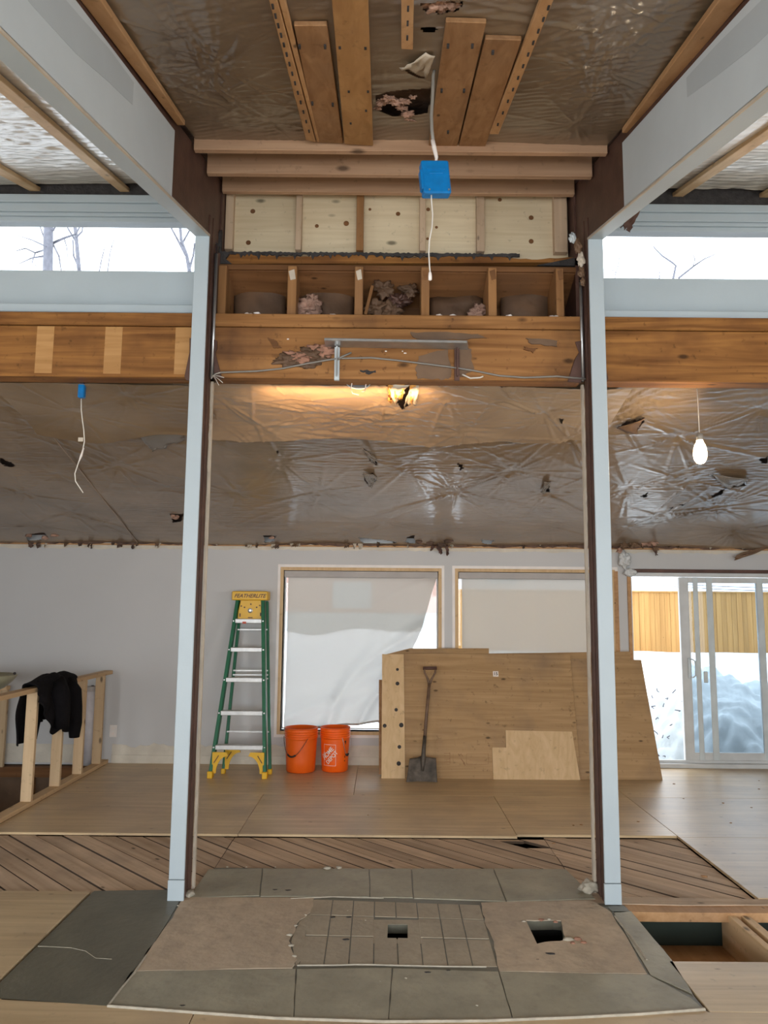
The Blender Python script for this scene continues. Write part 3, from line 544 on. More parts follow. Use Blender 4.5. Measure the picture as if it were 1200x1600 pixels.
# ---------------- window trim helper
def frame(parent, x0, x1, z0, z1, y0, y1, wd, mat, name='jamb', sides='LRTB', bevel=0.002):
    if 'L' in sides: part(name, MB().box(x0-wd, x0, y0, y1, z0-wd, z1+wd), mat, parent, bevel=bevel)
    if 'R' in sides: part(name, MB().box(x1, x1+wd, y0, y1, z0-wd, z1+wd), mat, parent, bevel=bevel)
    if 'T' in sides: part(name, MB().box(x0, x1, y0, y1, z1, z1+wd), mat, parent, bevel=bevel)
    if 'B' in sides: part(name, MB().box(x0, x1, y0, y1, z0-wd, z0), mat, parent, bevel=bevel)
for wi, (W, nm) in enumerate(((W3, 'window_3'), (W4, 'window_4'))):
    o = struct(nm, ((W[0]+W[1])/2, YB, W[2]))
    frame(o, W[0], W[1], W[2], W[3], YB-0.012, YB+0.10, 0.035, M['spruceZ'] if False else M['ply_strip'])
    frame(o, W[0]+0.012, W[1]-0.012, W[2]+0.02, W[3]-0.02, YB+0.10, YB+0.15, 0.012, M['vinyl'], 'sash')
    part('pane', MB().box(W[0]+0.012, W[1]-0.012, YB+0.12, YB+0.126, W[2]+0.03, W[3]-0.03), M['glass'], o)
    # paint-free margin around
    frame(o, W[0]-0.035, W[1]+0.035, W[2]-0.035, W[3]+0.035, YB-0.004, YB, 0.03, M['outlet'], 'margin', bevel=0)
# roller shades
def shade(W, right, label, seed, fold):
    o = thing('roller_shade', label, 'roller shade', ((W[0]+W[1])/2, YB+0.05, W[3]))
    part('cassette', MB().box(W[0]+0.005, W[1]-0.005, YB+0.0, YB+0.085, W[3]-0.075, W[3]-0.003), M['roller'], o, bevel=0.006)
    nu, nv = 70, 60; vs = []; fs = []; r = random.Random(seed)
    lt = Vector((W[0]+0.045, YB+0.05, W[3]-0.07)); lb = Vector((W[0]+0.04, YB+0.03, W[2]+0.0+(0.01)))
    def rightpt(t):
        for i in range(len(right)-1):
            if right[i+1][0] >= t:
                k = (t-right[i][0])/(right[i+1][0]-right[i][0]); a = right[i]; b = right[i+1]
                return oy(a[1]+(b[1]-a[1])*k, a[2]+(b[2]-a[2])*k, YB+0.04)
        return oy(right[-1][1], right[-1][2], YB+0.04)
    for j in range(nv+1):
        t = j/nv; a = lt.lerp(lb, t); b = rightpt(t)
        for i in range(nu+1):
            u = i/nu; p = a.lerp(b, u)
            if fold:
                k = max(0, u-0.35)/0.65; s = k*k*(0.25+0.75*t)*(1.0 if t < .97 else .8)
                ph = u*9.0*(0.4+t*0.9)+t*2.0
                p.y += -0.26*s*(1-abs(math.sin(ph*0.9)))**1.3-0.02*t*u; p.z += 0.02*s*math.sin(ph*1.7)
                p.y -= 0.07*math.exp(-((u-0.42-0.5*(1-t))**2)/0.004)*t
                p.y -= 0.06*math.exp(-((t-0.93+0.22*u)**2)/0.003)
            vs.append(p)
    for j in range(nv):
        for i in range(nu): fs.append((j*(nu+1)+i, j*(nu+1)+i+1, (j+1)*(nu+1)+i+1, (j+1)*(nu+1)+i))
    part('shade_cloth', MB().add(vs, fs), M['shade'], o, smooth=True)
    part('hem_bar', MB().tube([vs[nv*(nu+1)+i] for i in range(0, nu+1, 7)], 0.012, 6), M['roller'], o, smooth=True)
    return o
shade(W3, [(0, 682, 903), (0.22, 668, 950), (0.42, 652, 1000), (0.58, 640, 1025), (0.72, 615, 1060), (0.85, 602, 1098), (1.0, 606, 1126)], 'pale fabric roller shade torn askew and pulled down above the orange buckets', 2, True)
shade(W4, [(0, 953, 905), (1.0, 953, 1140)], 'pale fabric roller shade hanging straight behind the leaning plywood', 3, False)

# ---------------- sliding door
o = struct('door_1', (3.8, YB, 0))
x0, x1, _, z1 = D1
frame(o, x0, x1, 0.03, z1-0.03, YB-0.01, YB+0.14, 0.04, M['vinyl'], 'door_frame', 'LT')
part('door_frame', MB().box(x1, x1+0.04, YB-0.01, YB+0.14, 0, z1), M['vinyl'], o)
part('threshold', MB().box(x0, x1, YB-0.03, YB+0.14, 0.0, 0.045), M['vinyl'], o, bevel=0.004)
part('threshold', MB().box(x0, x1, YB+0.02, YB+0.05, 0.045, 0.075), M['vinyl'], o, bevel=0.003)
def stile(px, wpx, y0, y1, mat, name='stile', z0=0.06, z1_=None):
    a = oy(px, 1050, y0).x; b = oy(px+wpx, 1050, y0).x
    return part(name, MB().box(a, b, y0, y1, z0, (z1_ or z1-0.035)), mat, o, bevel=0.004)
zr = z1-0.035
stile(1066, 15, YB+0.03, YB+0.075, M['vinyl']); stile(1088, 8, YB+0.024, YB+0.031, M['vinyl_b'], 'screen_stile'); stile(1109, 10, YB+0.0255, YB+0.032, M['vinyl_b'], 'fixed_stile'); stile(1189, 10, YB+0.03, YB+0.075, M['vinyl_b'], 'stile')
xs = oy(1074, 1050, YB+0.05).x; xe = oy(1194, 1050, YB+0.05).x
part('rail', MB().box(xs, x1, YB+0.034, YB+0.071, zr-0.06, zr), M['vinyl'], o); part('rail', MB().box(xs, x1, YB+0.034, YB+0.071, 0.06, 0.15), M['vinyl'], o)
part('pane', MB().box(xs, x1, YB+0.05, YB+0.056, 0.14, zr-0.05), M['glass_t'], o)
hd = oy(1078, 1044, YB+0.02)
part('handle', MB().tube([hd+Vector(v) for v in ((0, 0, .095), (.02, -.03, .095), (.045, -.035, .075), (.05, -.035, 0), (.045, -.035, -.075), (.02, -.03, -.095), (0, 0, -.095))], 0.008, 8), M['vinyl_b'], o, smooth=True)
part('handle_plate', MB().box(hd.x-0.02, hd.x+0.012, YB+0.012, YB+0.03, hd.z-0.11, hd.z+0.11), M['vinyl_b'], o, bevel=0.005)
hl = oy(1098, 1057, YB+0.09); part('latch', MB().box(hl.x-0.02, hl.x+0.025, YB+0.008, YB+0.024, hl.z-0.06, hl.z+0.06), M['vinyl_b'], o, bevel=0.006)
# bare wood around the door opening
mbx = [(x0-0.055, x1+0.06, YB-0.02, YB+0.005, z1+0.012, z1+0.05), (x0-0.05, x0-0.012, YB-0.02, YB+0.005, 0.0, z1+0.012)]
for k, b in enumerate(mbx): MB().box(*b).build('trim_%d' % (4+k), M['steel'] if k == 0 else M['strapY'], bevel=0.004)['kind'] = 'structure'
mbw = oy(962, 950, YB); MB().box(mbw.x-0.015, mbw.x+0.03, YB-0.016, YB, 0.3, W3[3]+0.02).build('trim_6', M['strapY'])['kind'] = 'structure'

# ================================================================== CLERESTORY WINDOWS, either side
YC = 5.05
for nm, xa, xb, sgn in (('window_1', XL, -1.13, -1), ('window_2', 1.29, XR, 1)):
    dz = 0.01 if sgn < 0 else -0.01
    zs = oy(150 if sgn < 0 else 1050, 426 if sgn < 0 else 438, YC).z; zh = oy(150 if sgn < 0 else 1050, 343 if sgn < 0 else 358, YC).z
    o = struct(nm, ((xa+xb)/2, YC, zs))
    part('pane', MB().box(xa, xb, YC+0.06, YC+0.066, zs-0.01, zh+0.01), M['glass'], o)
    for k, (a, b, d) in enumerate([(0, .035, .03), (.035, .06, .015), (.06, .12, .0), (.12, .175, -.02)]):
        part('head_trim', MB().box(xa, xb, YC+d, YC+0.12, zh+a, zh+b), M['white'], o, bevel=0.004)
    part('side_casing', MB().box(*( (xb-0.03, xb) if sgn < 0 else (xa, xa+0.03)), YC, YC+0.1, zs, zh), M['white'], o)
    part('sill', MB().box(xa, xb, YC-0.02, YC+0.12, zs-0.045, zs), M['white'], o, bevel=0.008)
    zb0 = oy(150 if sgn < 0 else 1050, 487.5 if sgn < 0 else 498.5, 4.80).z; zb1 = oy(150 if sgn < 0 else 1050, 477 if sgn < 0 else 487.5, 4.80).z
    part('apron', MB().box(xa, xb, 4.93, YC+0.1, zb0-0.03, zs-0.04), M['white'], o, bevel=0.003)
    part('apron_lip', MB().box(xa, xb, 4.80, 4.99, zb0, zb1+0.01), M['white'], o, bevel=0.004)
    xq = (-1.16, -1.1135) if sgn < 0 else (1.2665, 1.32)
    part('wall_infill', MB().box(xq[0], xq[1], 4.90, 5.3, 3.3, 4.95), M['steel'], o, 'brown side lining')
    part('wall_infill', MB().box(xa, xb, YC+0.02, YC+0.12, 3.3, zs-0.04), M['white'], o)
    part('wall_infill', MB().box(xa, xb, YC+0.0, YC+0.12, zh+0.17, 5.0), M['char'], o, 'black infill painted as the shaded gap under the roof')  # solid black infill; the gap's shade is put into its colour

# ================================================================== HEADERS (glulam)
def header(x0, x1, label, mat, extra):
    o = thing('header_beam', label, 'beam', ((x0+x1)/2, 4.85, 3.10), kind='thing')
    part('lower_beam', MB().box(x0, x1, 4.75, 4.89, 3.10, 3.435), mat, o, bevel=0.004)
    part('upper_beam', MB().box(x0, x1, 4.742, 4.90, 3.439, 3.525), mat, o, bevel=0.004); return o
hL = header(XL, -1.21, 'orange-brown timber header under the clerestory window by the stair railing side', M['header'], 0)
hR = header(1.37, XR, 'golden timber header lit along its bottom edge above the hanging bulb', M['header'], 0)
hC = header(-1.10, 1.255, 'stained and splintered timber header between the two white posts', M['headerc'], 0)
for px in (70, 177, 287):                                  # paint-free ghosts of old rafters ends
    p = oy(px, 540, 4.75); part('pale_patch', MB().box(p.x-0.055, p.x+0.055, 4.7485, 4.75, 3.12, 3.43), M['header_pale'], hL, 'pale unweathered patch')
# splintered patches, plaster and paper stuck on the centre header
def hpatch(name, pts, mat, th=0.012, seed=0, label=None, Y=4.75, par=None):
    P = jag([oy(x, y, Y) for x, y in pts], 0.0, seed, 5); r = random.Random(seed)
    P = [p+Vector((r.uniform(-.008, .008), 0, r.uniform(-.006, .006))) for p in P]
    return part(name, MB().prism([(p.x, Y, p.z) for p in P], (0, -th, 0)), mat, par or hC, label)
for i, (x, y, z_, mt) in enumerate([(452, 564, .055, 'batt'), (470, 559, .06, 'rubble'), (488, 554, .06, 'batt'), (505, 549, .055, 'rubble'), (478, 566, .05, 'batt')]): clump('torn_paper', oy(x, y, 4.745), z_, M[mt], hC, i+200, 4, (1.4, .3, .6), 1.8)
hpatch('mortar_smear', [(655, 556), (700, 545), (705, 590), (690, 593), (652, 592), (650, 575)], M['kraft'], 0.006, 4, 'grey mortar smear')
hpatch('mortar_smear', [(716, 546), (735, 545), (740, 575), (725, 590), (716, 590)], M['kraft'], 0.006, 5, 'grey mortar smear')
hpatch('mortar_smear', [(640, 520), (700, 520), (745, 523), (760, 528), (720, 532), (650, 530)], M['kraft'], 0.008, 6, 'grey mortar smear')
hpatch('splinter', [(822, 528), (872, 532), (868, 541), (830, 538)], M['kraft'], 0.01, 7); hpatch('splinter', [(820, 543), (840, 545), (833, 551), (818, 547)], M['cavX'], 0.012, 8)
hpatch('splinter', [(418, 528), (430, 531), (440, 545), (428, 543)], M['cavX'], 0.008, 9); hpatch('splinter', [(562, 578), (588, 580), (575, 586)], M['char'], 0.004, 10)
for i, (x, y, w_) in enumerate([(535, 542, 5), (548, 541, 7), (571, 542, 5), (603, 549, 3), (629, 549, 2), (633, 552, 4), (666, 540, 3), (450, 530, 3), (702, 528, 4), (680, 572, 3)]):
    p = oy(x, y, 4.75); w2 = w_*.0022; part('plaster_spot', MB().box(p.x-w2, p.x+w2, 4.746, 4.75, p.z-.004, p.z+.004), M['printw'], hC, 'white plaster spot', bevel=.0015)
p0 = oy(508, 536, 4.70); p1 = oy(733, 540, 4.70)
sf = thing('shelf_strip', 'narrow weathered metal shelf strip fixed across the centre header', 'shelf', ((p0.x+p1.x)/2, 4.70, p0.z))
part('strip', MB().hexa([(p0.x, 4.62, p0.z-.012), (p1.x-.02, 4.62, p1.z-.012), (p1.x, 4.745, p1.z-.012), (p0.x, 4.745, p0.z-.012)], [(p0.x, 4.62, p0.z+.006), (p1.x-.02, 4.62, p1.z+.006), (p1.x, 4.745, p1.z+.02), (p0.x, 4.745, p0.z+.02)]), M['galv'], sf, bevel=0.003)
for px, mt in ((527, 'galv'), (714, 'steel')):
    a = oy(px, 543, 4.73); b = oy(px, 594, 4.73)
    part('bracket', MB().box(a.x-.016, a.x+.016, 4.722, 4.748, b.z, a.z), M[mt if px != 527 else 'vinyl_b'], sf, 'bracket'); part('bracket_rib', MB().box(a.x-.004, a.x+.004, 4.70, 4.722, b.z+.02, a.z), M[mt], sf)
cb = [(333, 586), (345, 582), (400, 580), (440, 576), (480, 568), (515, 562), (530, 560), (580, 559), (620, 563), (660, 568), (700, 573), (740, 579), (780, 587), (820, 590), (870, 588), (915, 592)]
tag(MB().tube([oy(x, y, 4.725) for x, y in cb], 0.006, 6).build('electric_cable', M['cable'], smooth=True), 'grey electric cable sagging across the stained centre header', 'cable')
tag(MB().tube([oy(x, y, 4.71) for x, y in [(527, 562), (535, 557), (549, 551)]], 0.006, 6).build('cable_end', M['cable'], smooth=True), 'short cut cable end poking up past the grey shelf bracket', 'cable')
tag(MB().tube([oy(x, y, 4.72) for x, y in [(722, 585), (735, 591), (750, 590), (755, 588)]], 0.005, 6).build('cable_end', M['cordw'], smooth=True), 'short pale loose cable end under the brown shelf bracket', 'cable')
# brown hanger plates at the header ends
def hang(pts, label, Y=4.735):
    tag(MB().prism([oy(x, y, Y) for x, y in pts], (0, 0.012, 0)).build('steel_hanger', M['steel'], bevel=0.002), label, 'bracket', 'steel beam hangers at the posts')
hang([(296, 528), (301, 528), (301, 595), (291, 594), (288, 588), (296, 550)], 'brown steel hanger flaring beside the post, stair side')
hang([(334, 530), (339, 532), (339, 545), (336, 550), (347, 592), (334, 592)], 'brown steel hanger at the end of the centre header, stair side')
hang([(899, 534), (908, 532), (908, 598), (887, 596), (898, 562), (905, 550)], 'brown steel hanger at the end of the centre header, door side')
hang([(942, 533), (945, 533), (944, 565), (951, 592), (944, 599), (941, 598)], 'brown steel hanger beside the post, door side')

# ================================================================== CENTRE CLERESTORY: plywood, studs, charred plate, cavity
cw = struct('wall_clerestory')
za = oy(600, 302, YC).z; zb = oy(600, 393, YC).z
part('backing', MB().box(-1.15, 1.31, YC+0.05, YC+0.07, 4.1, 4.95), M['cavX'], cw)
part('backing', MB().box(-1.15, 1.31, 5.29, 5.31, 3.3, 4.2), M['cavX'], cw)
edges = [(351, 466), (466, 563), (563, 660), (660, 752), (752, 887)]
for a, b in edges: part('panel', MB().box(oy(a, 345, YC).x, oy(b, 345, YC).x-0.002, YC, YC+0.012, zb-0.05, za+0.1), M['ply_new'], cw)
for i, (a, b, mt) in enumerate([(352, 364, 'studZ'), (462, 471, 'studZ'), (557, 568, 'cavX'), (656, 665, 'studZ'), (745, 757, 'studZ'), (866, 886, 'studZ')]):
    ty = YC-0.06
    part('stud', MB().box(oy(a, 345, ty).x, oy(b, 345, ty).x, ty, YC-0.001, zb-0.02, za+0.05), M[mt if mt != 'cavX' else 'studO'], cw, bevel=0.002)
for (px, py, r) in [(395, 330, 5), (388, 379, 5), (495, 353, 4), (541, 349, 5.5), (578, 327, 3), (622, 334, 4.5), (682, 355, 3), (781, 312, 4), (830, 340, 5), (830, 377, 5), (669, 327, 4), (668, 373, 3)]:
    p = oy(px, py, YC-0.001); rr = r*0.8*5.3/1200
    part('knot', MB().lathe([(rr, 0), (rr*.7, -.0015)], (p.x, YC, p.z), 10, 'Y', True), M['cavX'], cw, 'dark knot')
# ledge below: orange board with charred top
e0 = oy(346, 393, 4.93); e1 = oy(346, 413, 4.93); e2 = oy(897, 413, 4.93)
r = random.Random(9); n = 60; top = []
for i in range(n):
    x = -1.112+(1.265+1.112)*i/(n-1); top.append((x, 4.925, e1.z+0.068+0.012*math.sin(i*.31+1)+r.uniform(-.006, .004)))
part('charred_plate', MB().prism([(-1.112, 4.925, e1.z), (1.265, 4.925, e2.z+.012)]+top[::-1], (0, 0.12, 0)), M['header'], cw)
r = random.Random(12); hi = []; lw = []
for k in range(150):
    x = -1.10+k*2.0/149; z_ = e1.z+.072; hi.append((x, 4.92, z_+.016+r.uniform(-.005, .005))); lw.append((x, 4.92, z_+(-.004 if k % 9 else -.03)+r.uniform(-.014, .008)*(1 if k < 110 else .3)))
part('charring', MB().prism(hi+lw[::-1], (0, .012, 0)), M['char'], cw, 'charred upper edge')
part('charred_corner', MB().prism([oy(x, y, 4.90) for x, y in [(345, 392), (358, 396), (352, 404), (362, 412), (344, 412)]], (0, .02, 0)), M['char'], cw)
part('charred_corner', MB().prism([oy(x, y, 4.90) for x, y in [(862, 410), (895, 403), (906, 405), (906, 415), (840, 414)]], (0, .02, 0)), M['char'], cw)
part('gap_shade', MB().box(-1.112, 1.265, 4.96, 5.03, e1.z-0.03, e1.z+.01), M['char'], cw)  # solid black strip painting the shade of the gap under the plate
# cavity behind header: top plate, ceiling board slope, back batts, short studs
YV = 5.02
zt0 = oy(600, 417, 4.90).z; zb0 = 3.50
part('cavity_board', MB().box(-1.112, 1.265, 4.88, 4.90, zt0-0.035, zt0+0.0), M['cavX'], cw)
part('cavity_board', MB().hexa([(-1.112, 4.90, zt0-.04), (1.265, 4.90, zt0-.04), (1.265, 5.22, zt0-.17), (-1.112, 5.22, zt0-.17)], [(-1.112, 4.90, zt0), (1.265, 4.90, zt0), (1.265, 5.22, zt0-.13), (-1.112, 5.22, zt0-.13)]), M['cavX'], cw)
part('cavity_board', MB().box(-1.112, 1.265, 5.20, 5.22, zt0-0.36, zt0-0.10), M['cavX'], cw)
part('cavity_back', MB().box(-1.112, 1.265, 5.25, 5.27, 3.3, 4.15), M['cavX'], cw)
part('cavity_bottom', MB().box(-1.112, 1.265, 4.895, 5.25, 3.40, 3.50), M['cavX'], cw)
for i, (a, b) in enumerate([(340, 353), (449, 463), (554, 567), (658, 671), (763, 776), (869, 881)]):
    ty = 4.83; z0 = 3.525; A = oy(a, 455, ty).x; B = oy(b, 455, ty).x
    part('cripple_stud', MB().box(A, B, ty, 5.10, z0, zt0-0.03), M['studO'], cw, bevel=0.004)
    if i: part('cut_flake', MB().prism([oy(x, y, ty) for x, y in [(a+2, 424), (b-3, 421), (b-1, 436), (a+5, 438)]], (0, -.004, 0)), M['cream'] if i < 3 else M['cavX'], cw)
for i, (a, b, zt_) in enumerate([(366, 445, 445), (470, 552, 445), (672, 755, 466), (782, 860, 455)]):
    p = oy(a, zt_, 5.12); q = oy(b, 492, 5.12); nu = 12; vs = []; fs = []
    for j in range(7):
        for k in range(nu+1): u = k/nu; v = j/6; vs.append((p.x+(q.x-p.x)*u, 5.12-0.05*math.sin(math.pi*u)-0.01*math.sin(v*9+u*7), 3.50+(p.z-3.50)*v+.01*math.sin(u*6+i)))
    for j in range(6):
        for k in range(nu): fs.append((j*(nu+1)+k, j*(nu+1)+k+1, (j+1)*(nu+1)+k+1, (j+1)*(nu+1)+k))
    part('insulation_batt', MB().add(vs, fs), M['batt'], cw, 'paper-faced insulation batt', smooth=True, solid=0.01)
for i, (a, y, s, mt) in enumerate([(480, 480, .07, 'insul'), (488, 470, .045, 'insul'), (748, 484, .045, 'insul'), (745, 490, .05, 'insul'), (600, 452, .06, 'film'), (622, 470, .06, 'steel'), (588, 482, .06, 'kraft'), (640, 455, .05, 'film'), (612, 486, .06, 'kraft')]):
    p = oy(a, y, 4.98); clump('insulation_tuft', p, s, M[mt if mt not in ('film', 'kraft') else 'batt'], cw, i+3, 4, (1, .6, .8), 1.7)
part('loose_slat', MB().bar(oy(571, 492, 4.95), oy(582, 447, 4.97), .02, .02), M['studO'], cw)
r = random.Random(4)
for i in range(34):
    px = r.choice([r.uniform(378, 446), r.uniform(465, 548), r.uniform(672, 715), r.uniform(778, 800), r.uniform(860, 872), r.uniform(888, 905)]); p = oy(px, 491, 4.80)
    tag(clump('foam_crumb', (p.x, 4.77+r.uniform(0, .05), 3.533), r.uniform(.012, .022), M['printw'], None, i, 1, (1.3, 1, .6)), 'white crumb of foam lying on top of the centre header', 'crumb', 'white foam crumbs on the header')

# ================================================================== CEILING
ceil = struct('ceiling')
def roofslab(x0, x1, y0, y1, zf, off, th, mat, name):
    part(name, MB().hexa([(x0, y0, zf(y0)+off), (x1, y0, zf(y0)+off), (x1, y1, zf(y1)+off), (x0, y1, zf(y1)+off)], [(x0, y0, zf(y0)+off+th), (x1, y0, zf(y0)+off+th), (x1, y1, zf(y1)+off+th), (x0, y1, zf(y1)+off+th)]), mat, ceil)
roofslab(XL-.1, XR+.1, YF-.3, 5.25, zc, 0.09, 0.1, M['insul_d'], 'roof_deck')
roofslab(XL-.1, XR+.1, 4.88, YB+.3, zl, 0.075, 0.12, M['insul_d'], 'roof_deck')
def jx(pts, amt, seed, f): return [(p.x, p.y) for p in jag([f(x, y) for x, y in pts], amt, seed, 4)]
LH = [[(566, 700), (574, 704), (590, 722), (588, 726), (578, 718)], [(567, 738), (583, 736), (586, 748), (580, 758), (570, 748)], [(603, 598), (652, 598), (640, 632), (628, 640), (612, 615)],
      [(963, 668), (978, 658), (1008, 650), (1002, 664), (992, 676), (982, 672)], [(1112, 742), (1135, 748), (1150, 756), (1168, 745), (1165, 757), (1135, 762)], [(1112, 772), (1132, 762), (1128, 770), (1114, 775)],
      [(1000, 772), (1012, 766), (1010, 774)], [(1060, 785), (1075, 782), (1068, 787)], [(78, 620), (103, 629), (98, 632), (84, 626)], [(0, 712), (22, 724), (24, 728), (8, 726), (0, 720)], [(715, 722), (725, 724), (720, 734)],
      [(850, 755), (860, 750), (858, 770), (849, 768)], [(266, 803), (288, 802), (284, 814), (270, 816)], [(412, 834), (432, 835), (428, 843), (414, 845)], [(636, 838), (648, 833), (648, 848), (634, 846)], [(872, 650), (880, 652), (877, 657)],
      [(430, 705), (436, 702), (434, 708)], [(1186, 715), (1200, 712), (1200, 722), (1190, 723)], [(215, 680), (222, 672), (238, 694), (238, 705), (213, 704)][:0] or [(1046, 790), (1052, 788), (1050, 792)],
      [(40, 832), (70, 830), (76, 838), (44, 843)], [(752, 842), (772, 844), (766, 850), (754, 848)], [(560, 838), (600, 842), (622, 846), (590, 850), (566, 848)]]
lowholes = [jx(h, 0.006, i, lo) for i, h in enumerate(LH)]
def L2(x, y): p = lo(x, y); return (p.x, p.y)
st = [L2(*p)+(s,) for p, s in [((890, 680), 2.2), ((1058, 682), 2.0), ((200, 610), 1.0), ((185, 728), 1.3), ((725, 690), 1.0), ((712, 768), 2.0), ((500, 765), 1.0), ((495, 785), .8), ((1038, 803), 1.6), ((1148, 828), 1.8), ((1190, 640), 1.2), ((70, 672), 1.2), ((855, 770), 1.2), ((330, 690), 1.0), ((40, 770), 1.2), ((110, 800), 1.2), ((980, 760), 1.3), ((90, 740), 1.0), ((260, 760), .9), ((600, 812), .9), ((780, 812), .7), ((370, 770), 1.0), ((440, 720), 1.0), ((800, 735), 1.2), ((640, 725), .9), ((960, 640), 1.5), ((1010, 620), 1.3), ((1120, 790), 1.5), ((980, 820), 1.4), ((1080, 750), 1.2), ((150, 660), 1.0), ((20, 640), 1.0), ((240, 690), 1.2), ((60, 820), 1.2), ((160, 820), 1.0), ((680, 830), .9), ((540, 830), .8), ((860, 820), 1.0), ((350, 825), 1.0)]]
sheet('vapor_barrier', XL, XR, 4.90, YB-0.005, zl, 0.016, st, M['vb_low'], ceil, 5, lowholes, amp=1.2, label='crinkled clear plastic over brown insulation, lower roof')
def ed(X): return 0.06*np.sin(X*2.6+0.6)*np.abs(np.sin(X*2.9))+0.03*np.sin(X*6.1)
s2 = [L2(*p)+(s,) for p, s in [((395, 655), 1.2), ((455, 620), 1.0), ((600, 620), .9), ((700, 610), 1.0), ((850, 640), 1.6), ((500, 640), 1.0), ((420, 690), 1.3), ((560, 650), .9), ((735, 660), 1.5), ((890, 676), 2.0), ((640, 640), 1.2), ((350, 620), 1.0), ((800, 620), 1.0)]]
h2 = [jx([(603, 598), (652, 598), (640, 632), (628, 640), (612, 615)], .006, 3, lambda x, y: lo(x, y, -.03)), jx([(872, 650), (880, 652), (877, 657)], .003, 3, lambda x, y: lo(x, y, -.03))]
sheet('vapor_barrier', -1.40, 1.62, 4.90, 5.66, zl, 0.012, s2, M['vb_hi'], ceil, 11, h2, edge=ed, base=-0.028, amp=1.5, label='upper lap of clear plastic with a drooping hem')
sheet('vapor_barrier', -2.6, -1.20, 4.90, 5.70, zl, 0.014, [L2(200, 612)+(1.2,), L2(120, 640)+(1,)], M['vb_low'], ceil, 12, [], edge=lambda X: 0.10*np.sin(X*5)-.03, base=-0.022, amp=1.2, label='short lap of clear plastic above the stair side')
# flaps and insulation at the tears
for i, (pts, mt) in enumerate([([(213, 672), (292, 672), (290, 692), (240, 706)], 'film'), ([(963, 668), (1008, 650), (1000, 668), (995, 681)], 'kraft'), ([(1112, 740), (1168, 745), (1165, 760), (1135, 765)], 'film'),
                               ([(655, 598), (640, 605), (630, 640), (650, 632)], 'cream'), ([(605, 598), (640, 598), (630, 618), (618, 632)], 'cream'), ([(567, 738), (583, 738), (590, 752), (580, 762)], 'film'), ([(566, 700), (574, 702), (590, 724), (586, 726)], 'film'),
                               ([(752, 680), (840, 684), (880, 692), (800, 694)], 'film'), ([(850, 752), (860, 750), (852, 774), (846, 770)], 'film')]):
    q = [lo(x, y, -0.03) for x, y in pts]; flap('torn_flap', q, M[mt], ceil, 0.03, i, 'torn curling flap')
for i, (px, py, s) in enumerate([(275, 808, .03), (270, 806, .02), (45, 836, .03), (85, 836, .03), (70, 840, .03), (425, 840, .025), (655, 846, .03), (690, 850, .045), (700, 845, .04), (672, 848, .03)]):
    p = lo(px, py, -0.01); clump('insulation_tuft', p, s, M['insul_d' if i > 5 else 'insul'], ceil, i, 3, (1.2, .8, .7))
for i, (px, py, s) in enumerate([(1008, 842, .09), (990, 850, .07), (1020, 846, .06), (975, 852, .05), (1000, 832, .06), (1024, 858, .035), (968, 860, .035)]):
    p = oy(px, py, 8.30-.02*i); clump('insulation_tuft', p, s*.7, M['insul'] if i % 2 == 0 else M['kraft'], ceil, i+20, 4, (1, .6, .8), 2.0)
r = random.Random(21)
for i in range(54):
    px = r.uniform(290, 950) if i < 34 else (r.uniform(0, 280) if i < 47 else r.uniform(950, 1200)); y0 = 849; p = oy(px, y0, YB-.03); L = r.uniform(.015, .06); wv = r.uniform(.012, .07)
    flap('torn_flap', [p+Vector((0, 0, .02)), p+Vector((wv, 0, .02)), p+Vector((wv*.7+r.uniform(-.02, .02), -.01, -L)), p+Vector((wv*.3, -.01, -L))], M[r.choice(['kraft', 'cream', 'insul_d'])], ceil, .015, i)
for (px, py, px2, py2, w_) in [(683, 850, 690, 865, .03), (697, 850, 700, 868, .02), (678, 850, 674, 860, .03), (1020, 850, 1026, 868, .02)]:
    p = oy(px, py, YB-.05); q = oy(px2, py2, YB-.05); flap('torn_flap', [p-Vector((w_, 0, 0)), p+Vector((w_, 0, 0)), q+Vector((w_*.3, 0, 0)), q-Vector((w_*.3, 0, 0))], M['steel'], ceil, .02, int(px))
p = oy(975, 875, YB-.05); clump('plastic_bunch', p, .07, M['vinyl'], ceil, 31, 4, (.9, .5, 1.3)); p = oy(985, 895, YB-.05); clump('plastic_bunch', p, .045, M['vinyl'], ceil, 33, 4, (1.4, .5, .8))
flap('torn_flap', [oy(1200, 856, YB-.1), oy(1200, 850, YB-.1), oy(1150, 870, YB-.12), oy(1146, 876, YB-.12)], M['kraft'], ceil, .02, 77, 'curling dry paper strip')
for i, q_ in enumerate([[(612, 599), (632, 599), (628, 628), (616, 622)], [(606, 600), (614, 600), (613, 632), (608, 626)], [(640, 600), (650, 600), (648, 624), (642, 630)]]):
    flap('torn_flap', [lo(x, y, -.035) for x, y in q_], M['amber'], ceil, .015, 90+i, 'torn paper tinted orange as if lamplit, hanging at the lit hole')
# seams: battens read through the plastic
for pts in [[(10, 592), (75, 672), (215, 848)]]:
    part('seam_cord', MB().tube([lo(x, y, -0.018) for x, y in pts], 0.006, 5), M['vb_hi'], ceil, 'taped seam running down the slope')

